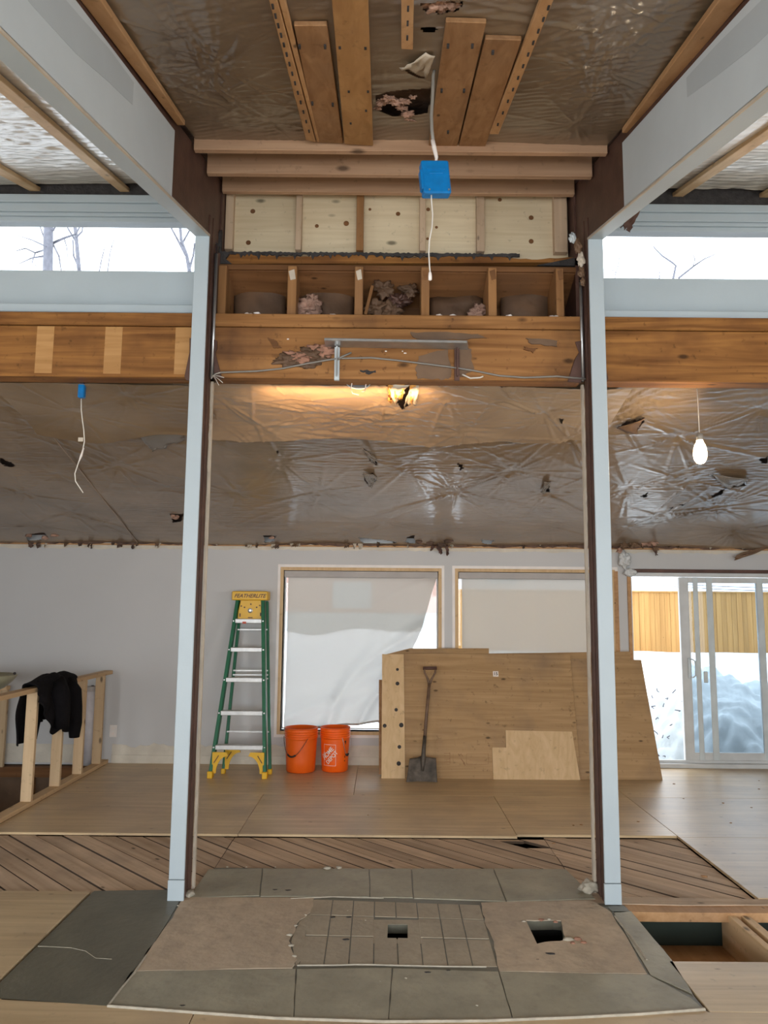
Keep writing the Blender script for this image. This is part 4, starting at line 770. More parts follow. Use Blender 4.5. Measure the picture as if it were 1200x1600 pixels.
# upper roof, centre bay
def U2(x, y): p = up(x, y); return (p.x, p.y)
UH = [[(588, 152), (606, 146), (640, 141), (672, 139), (673, 160), (668, 178), (640, 184), (612, 184), (592, 176)], [(626, 103), (640, 110), (652, 118), (668, 121), (655, 123), (640, 116), (630, 108)], [(657, 40), (672, 38), (684, 42), (678, 47), (662, 46)], [(655, 0), (665, 0), (700, 0), (724, 0), (718, 12), (690, 18), (665, 14)]]
uph = [jx(h, 0.004, i+50, up) for i, h in enumerate(UH)]
su = [U2(*p)+(s*.42,) for p, s in [((290, 60), 1.6), ((330, 150), 1.8), ((960, 50), 2.2), ((930, 100), 2.0), ((960, 10), 2.0), ((880, 30), 1.2), ((900, 190), 1.2), ((230, 60), 1.3), ((420, 190), 1.5), ((340, 100), 1.6), ((320, 120), 1.6), ((240, 140), 1.3), ((380, 30), 1.2), ((960, 110), 1.6), ((1010, 30), 2.0), ((930, 165), 1.3), ((870, 80), 1.0), ((330, 190), 1.0), ((600, 100), .7), ((980, 190), 1.0)]]
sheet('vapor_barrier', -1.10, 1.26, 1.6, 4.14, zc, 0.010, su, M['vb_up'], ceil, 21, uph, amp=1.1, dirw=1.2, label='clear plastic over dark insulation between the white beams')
for xa, xb, sd in ((XL, -1.22, 31), (1.38, XR, 32)):
    r = np.random.RandomState(sd); s3 = [(r.uniform(xa, xb), r.uniform(2.0, 4.9), .35) for _ in range(8)]
    sheet('vapor_barrier', xa, xb, 1.2, 5.0, zc, 0.016, s3, M['vb_side_lit'], ceil, sd, [], amp=2.4, base=-.01, label='crinkled plastic tinted as daylit, above the clerestory window')
# torn film patches
flap('torn_flap', [up(665, 82, -.01), up(680, 84, -.01), up(668, 122, -.02), up(626, 106, -.02)], M['cream'], ceil, .02, 41, 'torn pale paper flap')
for i, (px, py, s) in enumerate([(596, 160, .035), (606, 154, .035), (618, 160, .035), (628, 168, .03), (636, 178, .035), (640, 186, .03), (590, 168, .025), (632, 158, .03), (675, 8, .05), (700, 6, .05), (690, 12, .035), (668, 20, .02), (645, 152, .02)]):
    clump('insulation_tuft', up(px, py, 0.01), s*.6, M['insul'], ceil, i+60, 4, (1.2, .8, .5), 2.0)
# boards nailed to the roof: quads given on the roof plane
def rboard(name, q, th, mat, dz=0.0, label=None):
    A = [up(x, y, -dz-th) for x, y in q]; B = [a+Vector((0, 0, th)) for a in A]
    return part(name, MB().hexa(A, B), mat, ceil, label, bevel=0.003)
rboard('board', [(459, 40), (511, 40), (536, 224), (496, 222)], .022, M['boardY'], .012, 'weathered brown board nailed under the roof')
rboard('board', [(513, -60), (573, -60), (583, 228), (538, 225)], .026, M['board_goldY'], .018, 'long golden board')
rboard('board', [(697, 34), (760, 36), (714, 231), (670, 228)], .022, M['boardY'], .012, 'weathered brown board nailed under the roof')
rboard('board', [(758, 61), (815, 63), (757, 233), (716, 232)], .022, M['boardY'], .012, 'weathered brown board nailed under the roof')
rboard('strapping', [(627, -60), (648, -60), (645, 78), (627, 77)], .02, M['strapY'], .012)
rboard('strapping', [(404, -60), (417, -60), (493, 222), (478, 219)], .024, M['strapY'], .018); rboard('strapping', [(419, -60), (431, -60), (499, 222), (495, 222)], .022, M['strapY'], .016)
rboard('strapping', [(868, -60), (890, -60), (779, 210), (765, 210)], .026, M['strapY'], .018)
rboard('nailer', [(78, -60), (117, -60), (289, 196), (277, 196)], .030, M['strapY'], .03, 'nailer along the white beam')
rboard('nailer', [(1168, -60), (1215, -60), (984, 208), (972, 208)], .030, M['strapY'], .03, 'nailer along the white beam')
def nails(q, n):
    (a, b), (c, d) = q
    for i in range(n):
        for s_ in (a, b):
            pass
for (a, b, n) in [((424, 2), (485, 212), 14), ((638, 2), (636, 70), 3), ((861, 2), (774, 203), 11)]:
    mb = MB()
    for i in range(n):
        t = (i+.5)/n; p = up(a[0]+(b[0]-a[0])*t, a[1]+(b[1]-a[1])*t, -.045); mb.box(p.x-.004, p.x+.004, p.y-.012, p.y+.012, p.z-.004, p.z+.001)
    part('staple_row', mb, M['char'], ceil)['kind'] = 'stuff'
mb = MB()
for (x, y) in [(468, 71), (508, 71), (531, 71), (571, 72), (545, 140), (575, 140), (700, 70), (738, 70), (690, 140), (725, 140), (770, 80), (488, 160), (520, 162), (700, 205), (572, 170), (548, 190)]:
    p = up(x, y, -.036); mb.box(p.x-.005, p.x+.005, p.y-.008, p.y+.008, p.z-.012, p.z)
part('nail_hole', mb, M['char'], ceil)['kind'] = 'stuff'
# side strapping outside the beams
for q in [[(-130, 38), (-118, 22), (207, 304), (192, 304)], [(-500, 8), (-490, -24), (72, 304), (58, 305)], [(1330, 110), (1340, 125), (1052, 318), (1036, 318)], [(1690, 16), (1700, 48), (1190, 320), (1170, 318)]]:
    rboard('strapping', q, .03, M['spruceY'], .02)
# three purlins stepping up the slope above the plywood
for (ya, y0, y1, Y, xa, xb) in [(0, 206, 234, 4.11, 293, 980), (0, 236, 271, 4.43, 322, 950), (0, 274, 299, 4.86, 346, 893)]:
    z1_, z0_ = oy(620, y0+1, Y).z, oy(620, y1+2, Y).z
    part('purlin', MB().box(-1.11, 1.265, Y, Y+0.04, z0_, z1_+.02), M['purlinX'], ceil, bevel=0.003)

# ================================================================== WHITE SLOPING BEAMS AND POSTS
def zbm(Y): return 3.97+0.266*(Y-4.58)
def zbt(Y): return 3.787+0.266*(Y-2.484)
def beam(xo, xi, s, label):
    o = thing('roof_beam', label, 'beam', ((xo+xi)/2, 4.6, 3.9), kind='thing')
    a, b = min(xo, xi), max(xo, xi); y0, y1 = YF, 4.66
    def sl(x0, x1, ya, yb, f0, f1): return MB().hexa([(x0, ya, f0(ya)), (x1, ya, f0(ya)), (x1, yb, f0(yb)), (x0, yb, f0(yb))], [(x0, ya, f1(ya)), (x1, ya, f1(ya)), (x1, yb, f1(yb)), (x0, yb, f1(yb))])
    part('steel_core', sl(a+.012, b-.012, y0, 5.04, lambda y: zbm(y)+.012, lambda y: zc(y)-.02), M['steel'], o, 'bare brown beam core')
    yw = 3.74 if s < 0 else 3.86
    xin = xi; t = .014
    c0, c1 = (xi-t, xi) if s < 0 else (xi, xi+t)
    part('inner_cladding', sl(c0, c1, y0, yw, zbm, zbt), M['primer'], o, 'primed drywall face')
    r_ = random.Random(int(xo*100)+7); ys = [y0+2+(((3.1 if s < 0 else 3.0)-y0-2)*k/14) for k in range(15)]; xf = (xi+.0015) if s < 0 else (xi-.0015)
    up_ = [(xf, y, zbt(y)-.03-.02*math.sin(k*1.3)-r_.uniform(0, .02)) for k, y in enumerate(ys)]; dn_ = [(xf, y, zbm(y)+.08+.16*(k/14)**2+.02*math.sin(k*.9)+r_.uniform(0, .02)) for k, y in enumerate(ys)]
    part('drywall_patch', MB().prism(up_+dn_[::-1], (-.001 if s < 0 else .001, 0, 0)), M['primer2'], o, 'darker unprimed area')
    part('bottom_cladding', sl(a, b, y0, 4.585, lambda y: zbm(y)-.004, lambda y: zbm(y)+.010), M['white'], o, 'painted underside')
    part('outer_cladding', sl(*((a, a+t) if s < 0 else (b-t, b)), y0, 4.66, zbm, zbt), M['white'], o)
    part('corner_bead', sl(*((b-.006, b+.002) if s < 0 else (a-.002, a+.006)), y0, 4.585, lambda y: zbm(y)-.005, lambda y: zbm(y)+.006), M['cream'], o)
    return o
beam(-1.205, -1.112, -1, 'grey-white roof beam sloping up to the post on the stair railing side')
beam(1.362, 1.267, 1, 'grey-white roof beam sloping up to the post beside the open joist bay')
flap('drywall_scrap', [oy(1002, 326, 4.3), oy(985, 338, 4.3), oy(968, 355, 4.3), oy(984, 362, 4.3)], M['steel'], None, 0.0, 3)
o = bpy.data.objects['drywall_scrap']; tag(o, 'brown torn scrap hanging from the underside of the roof beam near the bright clerestory', 'scrap')
def post(xo, xi, s, label):
    o = thing('support_post', label, 'post', ((xo+xi)/2, 4.68, 0), kind='thing')
    a, b = min(xo, xi), max(xo, xi); y0, y1 = 4.58, 4.79; zt_ = zbm(4.58)
    part('front_cladding', MB().box(a, b, y0, y0+.016, 0.115, zt_), M['white'], o, 'white painted front board', bevel=0.003)
    part('front_cladding', MB().box(a-.003, b+.001, y0-.003, y0+.016, 0.0, 0.112), M['white'], o, 'scuffed foot board', bevel=0.002)
    part('outer_cladding', MB().box(*((a, a+.014) if s < 0 else (b-.014, b)), y0+.016, y1, 0, zt_), M['white'], o)
    # steel channel: two flanges and a recessed web
    x_in = xi; e = 1 if s < 0 else -1
    def bx(xa, xb, *r_): return MB().box(min(xa, xb), max(xa, xb), *r_)
    part('flange', bx(xo+e*.016, xi-e*.002, y0+.017, y0+.075, 0, 4.12), M['steel'], o, bevel=0.003)
    part('web', bx(xo+e*.016, xi-e*.03, y0+.075, y1-.075, 0, 4.15), M['steel_dark'], o)  # darker copy of the flange steel; shade of the recess painted in
    part('flange', bx(xo+e*.016, xi-e*.004, y1-.095, y1-.02, 0, 4.15), M['steel'], o, bevel=0.003)
    r = random.Random(5+s); n = 90; edge_ = []
    for i in range(n): edge_.append((xi+e*r.uniform(-.002, .002), y1-.02-r.uniform(.0, .010), 3.08*i/(n-1)))
    P = edge_+[(xi, y1+.01, 3.08), (xi, y1+.01, 0.0)]
    part('drywall_edge', MB().prism(P, (e*.014, 0, 0)), M['cream'], o, 'ragged drywall edge')
    zt2 = oy(330, 395, y1-.06).z if s < 0 else oy(920, 440, y1-.06).z
    part('conduit', MB().tube([(xi+e*.010, y1-.045, 3.10), (xi+e*.011, y1-.045, 3.5), (xi+e*.010, y1-.045, zt2)], .011, 10), M['galv'], o, 'metal conduit', smooth=True)
    part('jamb_strip', MB().box(*((xi-.001, xi+.012) if s < 0 else (xi-.012, xi+.001)), y1-.024, y1-.004, 3.1, 4.0), M['steel_dark'], o)
    return o
post(-1.203, -1.114, -1, 'tall white post with bare brown steel side, its foot on the dark hearth stone')
post(1.362, 1.270, 1, 'tall white post with bare brown steel side, beside the open joist bay')
# frayed wires and torn lath at the post tops
for i, (px, py, s, mt) in enumerate([(903, 385, .05, 'kraft'), (908, 405, .05, 'cream'), (909, 425, .045, 'kraft'), (894, 372, .04, 'vinyl_b'), (911, 440, .03, 'kraft')]):
    p = oy(px, py, 4.66); tag(clump('torn_wrapping', p, s*.8, M[mt], None, i+11, 4, (.6, .4, 1.1)), ['crumpled tan wrapping under the grey tuft at the post top', 'pale splintered wad at the post top', 'brown hanging wad below the pale splintered one', 'grey crumpled tuft at the very top of the post', 'lowest brown wad hanging at the post top'][i], 'wrapping')
o = thing('frayed_wires', 'frayed cut wires sticking out where the sagging cable meets the stair-side post', 'wires', oy(336, 588, 4.70))
for k, (x, y) in enumerate([(348, 598), (342, 602), (350, 590), (330, 592), (344, 582)]): part('wire', MB().tube([oy(333, 587, 4.70), oy((333+x)/2, (587+y)/2-1, 4.69), oy(x, y, 4.68)], .0022, 5), M['cordw'], o, smooth=True)
p = oy(343, 378, 4.9); clump('charred_lump', p, .05, M['char'], cw, 2, 3, (.4, .6, 1.6))

# ================================================================== ELECTRICAL ODDS
p = up(678, 112, -.01); Yh = p.y
o = thing('hanging_blue_box', 'blue electrical box dangling from the roof on a grey cable', 'electrical box', oy(680, 280, Yh))
c = oy(680, 280, Yh); sc_ = (c-CAM).length/1200
T = Matrix.Translation(c) @ Matrix.Rotation(math.radians(-5), 4, 'Y') @ Matrix.Rotation(math.radians(8), 4, 'Z')
def px2(x): return x*sc_
bb_ = part('box_body', MB(T).box(-px2(20), px2(20), -.025, .03, -px2(25), px2(25)), M['blue'], o, bevel=0.006)
part('box_lip', MB(T).box(-px2(22.5), -px2(17), -.022, .02, -px2(18), px2(12)), M['blue'], o, bevel=0.004)
part('box_ridge', MB(T).box(-px2(10), px2(10), -.029, -.024, px2(3), px2(6)), M['blue'], o, bevel=0.002)
part('box_ridge', MB(T).box(-px2(12), px2(14), -.028, -.024, px2(10), px2(12)), M['blue'], o, bevel=0.001)
part('screw', MB(T).lathe([(.004, -.031), (.004, -.02)], (px2(16), 0, -px2(21)), 8, 'Y', True), M['galv'], bb_)
part('screw', MB(T).lathe([(.004, -.031), (.004, -.02)], (-px2(12), 0, -px2(21)), 8, 'Y', True), M['galv'], bb_)
tag(MB().tube([oy(x, y, Yh) for x, y in [(680, 104), (677, 118), (676, 150), (674, 180), (675, 205), (677, 222)]], .0075, 8).build('ceiling_cable', M['cable'], smooth=True), 'stiff grey cable coming down from the torn roof plastic to the blue box', 'cable')
tag(MB().tube([oy(x, y, Yh) for x, y in [(676, 219), (679, 233), (682, 246), (681, 256)]], [.010, .010, .008, .003], 8).build('cable_sleeve', M['printw'], smooth=True), 'short white sleeve on the cable just above the blue box', 'sleeve')
o = thing('pull_cord', 'thin white cord with a plug hanging below the blue box in front of the plywood', 'cord', oy(673, 430, Yh))
part('cord', MB().tube([oy(x, y, Yh-.01) for x, y in [(674, 305), (674, 312), (676, 335), (675, 355), (671, 375), (670, 395), (671, 415), (672, 425)]], .0032, 6), M['cordw'], o, smooth=True)
a = oy(672, 424, Yh-.01); part('plug', MB().lathe([(.003, .0), (.006, -.006), (.008, -.02), (.008, -.038), (.004, -.042)], a, 10, 'Z', True), M['printw'], o, smooth=True)
YQ = 4.93
a = oy(128, 611, YQ)
o = thing('taped_socket', 'small blue taped socket hanging from the lower roof plastic', 'socket', a)
part('socket_body', MB().box(a.x-.021, a.x+.021, YQ-.02, YQ+.02, a.z-.048, a.z+.048), M['blue'], o, bevel=0.006)
part('socket_cap', MB().lathe([(.016, 0), (.012, .03)], a+Vector((0, 0, .045)), 10, 'Z', True), M['black'], o)
o = thing('dangling_cord', 'thin kinked cream cord hanging under the small blue socket', 'cord', oy(126, 700, YQ))
part('cord', MB().tube([oy(x, y, YQ) for x, y in [(127, 623), (127, 640), (129, 658), (131, 672), (132, 690), (129, 704), (122, 725), (117, 740), (118, 752), (126, 764), (130, 770)]], .0038, 6), M['cordw'], o, smooth=True)
part('splice', MB().tube([oy(x, y, YQ-.003) for x, y in [(131, 700), (127, 712), (123, 722)]], [.004, .008, .003], 6), M['printw'], o, smooth=True)
t_ = oy(127, 687, YQ); part('paper_tag', MB().box(t_.x-.018, t_.x+.014, YQ-.006, YQ-.004, t_.z-.013, t_.z+.013), M['cream'], o, 'small paper tag')
# bare bulb
YU = 4.95; c = oy(1094, 706, YU); s_ = (c-CAM).length/1200
o = thing('hanging_bulb', 'glowing bare bulb hanging on a thin cord before the plastic ceiling', 'light bulb', c)
prof = [(0.001, -18), (5, -16.5), (8.5, -11), (9.6, -4), (9, 4), (7.2, 10), (5, 14), (4.4, 17)]
part('glass_bulb', MB().lathe([(r_*s_, z_*s_) for r_, z_ in prof], c, 24), M['bulb'], o, smooth=True)
part('bulb_socket', MB().lathe([(4.6*s_, 17*s_), (4.8*s_, 25*s_), (1.5*s_, 28*s_)], c, 12, 'Z', True), M['cable'], o, smooth=True)
part('cord', MB().tube([c+Vector((0, 0, 27*s_)), oy(1091, 640, YU), oy(1088, 590, YU)], .0025, 6), M['cordw'], o, smooth=True)
# round box on the lower roof
c = lo(560, 599, -.04); o = thing('junction_box', 'round dark blue junction box with loose white wires on the lower roof', 'electrical box', c)
n_ = Vector((0, .2245, 1)).normalized(); Tj = Matrix.Translation(c) @ n_.to_track_quat('Z', 'Y').to_matrix().to_4x4()
part('box_ring', MB(Tj).lathe([(.076, .03), (.078, -.002), (.074, -.003), (.072, .03)], (0, 0, 0), 28), M['vinyl_b'], o, smooth=True)
part('box_plate', MB(Tj).lathe([(.073, .012), (.073, .002)], (0, 0, 0), 28, 'Z', True), plain('slate_blue_metal', (.10, .13, .19), .4, .3), o)
part('wire', MB(Tj).tube([(-.05, 0, 0), (-.045, -.03, -.02), (-.04, -.06, -.025), (-.02, -.075, -.02)], .003, 5), M['printw'], o, smooth=True)
part('wire', MB(Tj).tube([(.04, .02, 0), (.05, -.03, -.03), (.04, -.08, -.03), (.0, -.10, -.03)], .003, 5), M['printw'], o, smooth=True)

# ================================================================== STAIR GUARD RAILING, JACKET, TUBE, LAMP, OUTLET
XG = -2.945
g_ = thing('guard_railing', 'raw two-by-four guard railing along the stair opening', 'railing', (XG, 7.2, 0))
part('bottom_plate', MB().box(XG-.045, XG+.045, 5.9, YB-.01, 0, .038), M['spruceY'], g_, bevel=.002)
def pxY(px, py): return oz(px, py, 0.038).y
ztop = .965
for (x0_, x1_, yb_) in [(27, 52, 1252), (75, 94, 1228), (112, 128, 1209), (147, 162, 1193)]:
    yy = oz((x0_+x1_)/2, yb_, .038).y
    yy = min(yy, YB-.06)
    part('post', MB().box(XG-.045, XG+.045, yy-.019, yy+.019, .038, ztop-.038), M['spruceZ'], g_, bevel=.002)
yj = ox(77, 1073, XG+.045).y
part('top_rail', MB().box(XG-.045, XG+.045, 5.5, YB-.01, ztop-.038, ztop), M['spruceY'], g_, bevel=.002)
pe = oy(3, 1140, 8.32); part('post', MB().box(pe.x-.05, pe.x+.04, 8.30, 8.34, -.03, .76), M['spruceZ'], g_); part('top_rail', MB().box(pe.x-1.0, pe.x+.04, 8.28, 8.36, .76, .80), M['spruceY'], g_)
# jacket
ja, jb = ox(57, 1080, XG+.06).y, ox(121, 1062, XG+.06).y
jk = thing('jacket', 'black jacket draped over the stair guard railing', 'jacket', (XG, (ja+jb)/2, ztop))
nu, nv = 40, 44; vs = []; fs = []
for i in range(nu+1):
    u = i/nu; y = ja+(jb-ja)*u
    hump = .03+.05*math.exp(-((u-.35)/.18)**2)+.045*math.exp(-((u-.75)/.2)**2)
    Lf = (.12+.34*min(1, u*2.2))*(1-.12*math.exp(-((u-.55)/.08)**2)); Lb = .48 if u < .42 else .34
    for j in range(nv+1):
        v = j/nv; a_ = v*2-1
        if a_ < 0: L_ = Lb; sd = -1
        else: L_ = Lf; sd = 1
        t = abs(a_)
        k = min(1, t/.22); xo_ = sd*(.062*math.sin(k*math.pi/2)); zo = hump*(math.cos(k*math.pi/2))
        if t > .22: q_ = (t-.22)/.78; zo = -q_*L_; xo_ += sd*(.018*math.sin(u*26+j*.12+sd)*q_+.03*math.sin(q_*2.4)+.012*math.sin(u*11))
        vs.append((XG+xo_, y+.015*math.sin(j*.5+u*5), ztop+.008+zo))
for i in range(nu):
    for j in range(nv): fs.append((i*(nv+1)+j, (i+1)*(nv+1)+j, (i+1)*(nv+1)+j+1, i*(nv+1)+j+1))
part('jacket_body', MB().add(vs, fs), M['cloth'], jk, smooth=True, solid=.012)
def sleeve(pts, rs): part('sleeve', MB().tube(pts, rs, 12), M['cloth'], jk, smooth=True)
pj = lambda x, y, d=.13: ox(x, y, XG+d)
sleeve([pj(108, 1064, .06), pj(114, 1080), pj(116, 1105), pj(117, 1130), pj(116, 1152)], [.05, .075, .07, .062, .045])
sleeve([pj(92, 1064, .06), pj(94, 1085), pj(96, 1108), pj(97, 1136)], [.06, .085, .075, .06])
part('collar', MB().tube([pj(52, 1070, .02), pj(66, 1064, .03), pj(84, 1058, .05), pj(98, 1060, .06)], [.008, .03, .045, .02], 10), M['cloth'], jk, smooth=True)
# tube
a = Vector((XG-.13, 8.28, .0)); pt, pb_ = oy(145, 1068, 8.30), oy(137, 1190, 8.30)
tb = thing('wrapped_tube', 'grey-white wrapped tube standing upright between the last railing posts', 'tube', (pb_.x, 8.3, .0))
part('tube_body', MB().tube([(pb_.x, 8.3, .0), (pt.x, 8.3, pt.z-.04)], [.05, .055], 16), M['tube'], tb, smooth=True)
part('tube_cap', MB().lathe([(.058, -.05), (.060, 0), (.02, .006)], (pt.x, 8.3, pt.z-.03), 16, 'Z', True), M['roller'], tb)
part('tube_core', MB().lathe([(.015, 0), (.015, .008)], (pt.x, 8.3, pt.z-.026), 10, 'Z', True), M['black'], tb)
# outlet
p = oy(177, 1142, YB); o = thing('wall_outlet', 'plain white double outlet on the grey wall beside the railing', 'outlet', (p.x, YB, p.z))
cp_ = part('cover_plate', MB().box(p.x-.04, p.x+.04, YB-.008, YB-.001, p.z-.065, p.z+.065), M['outlet'], o, bevel=.004)
for dz in (-.028, .028): part('socket', MB().lathe([(.017, -.011), (.017, -.006)], (p.x, YB, p.z+dz), 14, 'Y', True), M['printw'], cp_)
# bowl pendant, mostly outside the frame
YPD = 7.4; c = oy(-22, 1054, YPD); s_ = (c-CAM).length/1200
o = thing('floor_lamp', 'pale opal glass bowl of a tall lamp standing in the stairwell', 'lamp', c)
part('bowl', MB().lathe([(.002, -24*s_), (12*s_, -23*s_), (24*s_, -18*s_), (34*s_, -9*s_), (40*s_, -1*s_), (39*s_, 0), (32*s_, -9*s_), (20*s_, -18*s_)], c, 32), M['opal'], o, smooth=True)
for k in range(3):
    t = 2*math.pi*k/3; e = c+Vector((math.cos(t)*39*s_, math.sin(t)*39*s_, 2*s_)); part('finial', MB().lathe([(.001, -.014), (.012, -.008), (.014, 0), (.010, .008), (.001, .012)], e, 12), M['black'], o, smooth=True)
part('lamp_pole', MB().tube([(c.x, c.y, -2.39), (c.x, c.y, c.z-22*s_)], .014, 10), M['black'], o)
part('lamp_foot', MB().lathe([(.15, -2.4), (.15, -2.385), (.02, -2.36)], (c.x, c.y, 0), 24, 'Z', True), M['black'], o)

# ================================================================== LADDER
lf = thing('stepladder', 'green and yellow stepladder leaning folded on the grey wall', 'ladder', (-1.42, 7.95, 0))
fL, fR = oz(329, 1210, .03), oz(414, 1211, .03); YW = 8.27
tL, tR = oy(372, 937, YW), oy(411, 937, YW)
def rl(a, b, t): return a.lerp(b, t)
side = Vector((1, 0, 0))
part('front_rail', MB().bar(fL, tL, .034, .075), M['green'], lf, bevel=.004); part('front_rail', MB().bar(fR, tR, .034, .075), M['green'], lf, bevel=.004)
rLb, rRb = fL+Vector((.085, .20, 0)), fR+Vector((.02, .20, 0)); rLt, rRt = tL+Vector((.02, .07, -.02)), tR+Vector((.035, .07, -.02))
part('rear_rail', MB().bar(rLb, rLt, .028, .05), M['green'], lf, bevel=.004); part('rear_rail', MB().bar(rRb, rRt, .028, .05), M['green'], lf, bevel=.004)
def tY(py):                                # parameter along the rail for a picture height
    b0, b1 = 1210, 937; return (b0-py)/(b0-b1)
for k, py in enumerate([1170, 1119, 1068, 1020, 973]):
    t = tY(py); a = rl(fL, tL, t); b = rl(fR, tR, t); z = (a.z+b.z)/2; y = a.y
    s_ = part('step', MB().box(a.x+.012, b.x-.012, y-.045, y+.045, z-.022, z+.022), M['alu'], lf, bevel=.004)
    part('rivet', MB().lathe([(.008, -.004), (.008, .0)], (a.x-.004, y-.042, z), 10, 'Y', True), M['alu'], s_); part('rivet', MB().lathe([(.008, -.004), (.008, 0)], (b.x+.004, y-.042, z), 10, 'Y', True), M['alu'], s_)
for py, d in ((1060, .0), (1053, .012), (1066, 0), (985, 0), (1150, 0)):
    t = tY(py); a = rl(rLb, rLt, t); b = rl(rRb, rRt, t); part('rear_brace', MB().bar(a-Vector((0, .03, 0)), b-Vector((0, .03, 0)), .014, .016, (0, 0, 1)), M['alu'], lf)
a = oy(363, 931, YW-.03); b = oy(419, 931, YW-.03); zt_ = oy(390, 924, YW-.03).z; zb_ = oy(390, 938, YW-.03).z
tc_ = part('top_cap', MB().box(a.x, b.x, YW-.06, YW+.12, zb_, zt_), M['yellow'], lf, 'yellow plastic cap', bevel=.008)
me = text_mesh('FEATHERLITE', .056, .35); me.transform(Matrix.Translation(((a.x+b.x)/2, YW-.0615, (zb_+zt_)/2-.002)) @ Matrix.Rotation(R90, 4, 'X')); link('cap_lettering', me, M['steel'], tc_)
q = [oy(x, y, YW-.04) for x, y in [(376, 938), (408, 938), (411, 955), (411, 968), (371, 969), (372, 955)]]
ts_ = part('tool_shelf', MB().prism(q, (0, .03, 0)), M['yellow'], lf, 'yellow bucket shelf folded down', bevel=.005)
for (x, y, w1, h1) in [(377, 947, .007, .007), (382, 949, .007, .007), (392, 944, .007, .007), (401, 949, .007, .007), (406, 946, .007, .007), (375, 961, .006, .018), (407, 960, .006, .018), (391, 965, .024, .005)]:
    p = oy(x, y, YW-.042); part('shelf_hole', MB().box(p.x-w1, p.x+w1, YW-.0425, YW-.039, p.z-h1, p.z+h1), M['steel'], ts_)
p = oy(391, 954, YW-.045); part('knob', MB().lathe([(.024, .0), (.026, -.008), (.012, -.014)], (p.x, YW-.04, p.z), 18, 'Y', True), M['galv'], lf)
p = oy(382, 973, YW-.1); part('step_label', MB().box(p.x-.02, p.x+.02, rl(fL, tL, tY(973)).y-.0465, rl(fL, tL, tY(973)).y-.045, p.z-.010, p.z+.012), M['red'], lf, 'small red label')
for fp in (fL, fR): part('foot', MB().box(fp.x-.026, fp.x+.026, fp.y-.045, fp.y+.045, 0.0, .065), M['yellow'], lf, 'yellow foot', bevel=.005)
for fp in (rLb, rRb): part('foot', MB().box(fp.x-.02, fp.x+.02, fp.y-.03, fp.y+.03, 0.0, .05), M['yellow'], lf, 'yellow foot', bevel=.004)
def arch(sgn, f0):
    z = rl(fL, tL, tY(1176)).z; pts = []; y = f0.y-.01
    out_ = []; 
    for k in range(9):
        t = k/8*math.pi/2; out_.append((f0.x+sgn*(.015+.135*(1-math.cos(t))), z-.20+.20*math.sin(t)))
    inn = [(f0.x+sgn*(.05+.115*(1-math.cos(k/8*math.pi/2))), z-.20+.165*math.sin(k/8*math.pi/2)) for k in range(9)]
    P = [(f0.x+sgn*.012, z-.20)]+[(f0.x+sgn*.012, z)]+[(f0.x+sgn*.15, z)]+[(x, zz) for x, zz in inn[::-1]]
    part('corner_brace', MB().prism([(x, y, zz) for x, zz in P], (0, .02, 0)), M['yellow'], lf, 'yellow arched brace')
    part('brace_slot', MB().bar((f0.x+sgn*.03, y-.002, z-.10), (f0.x+sgn*.075, y-.002, z-.03), .004, .008, (0, 1, 0)), M['steel'], lf)
arch(1, fL); arch(-1, fR); arch(1, rLb)

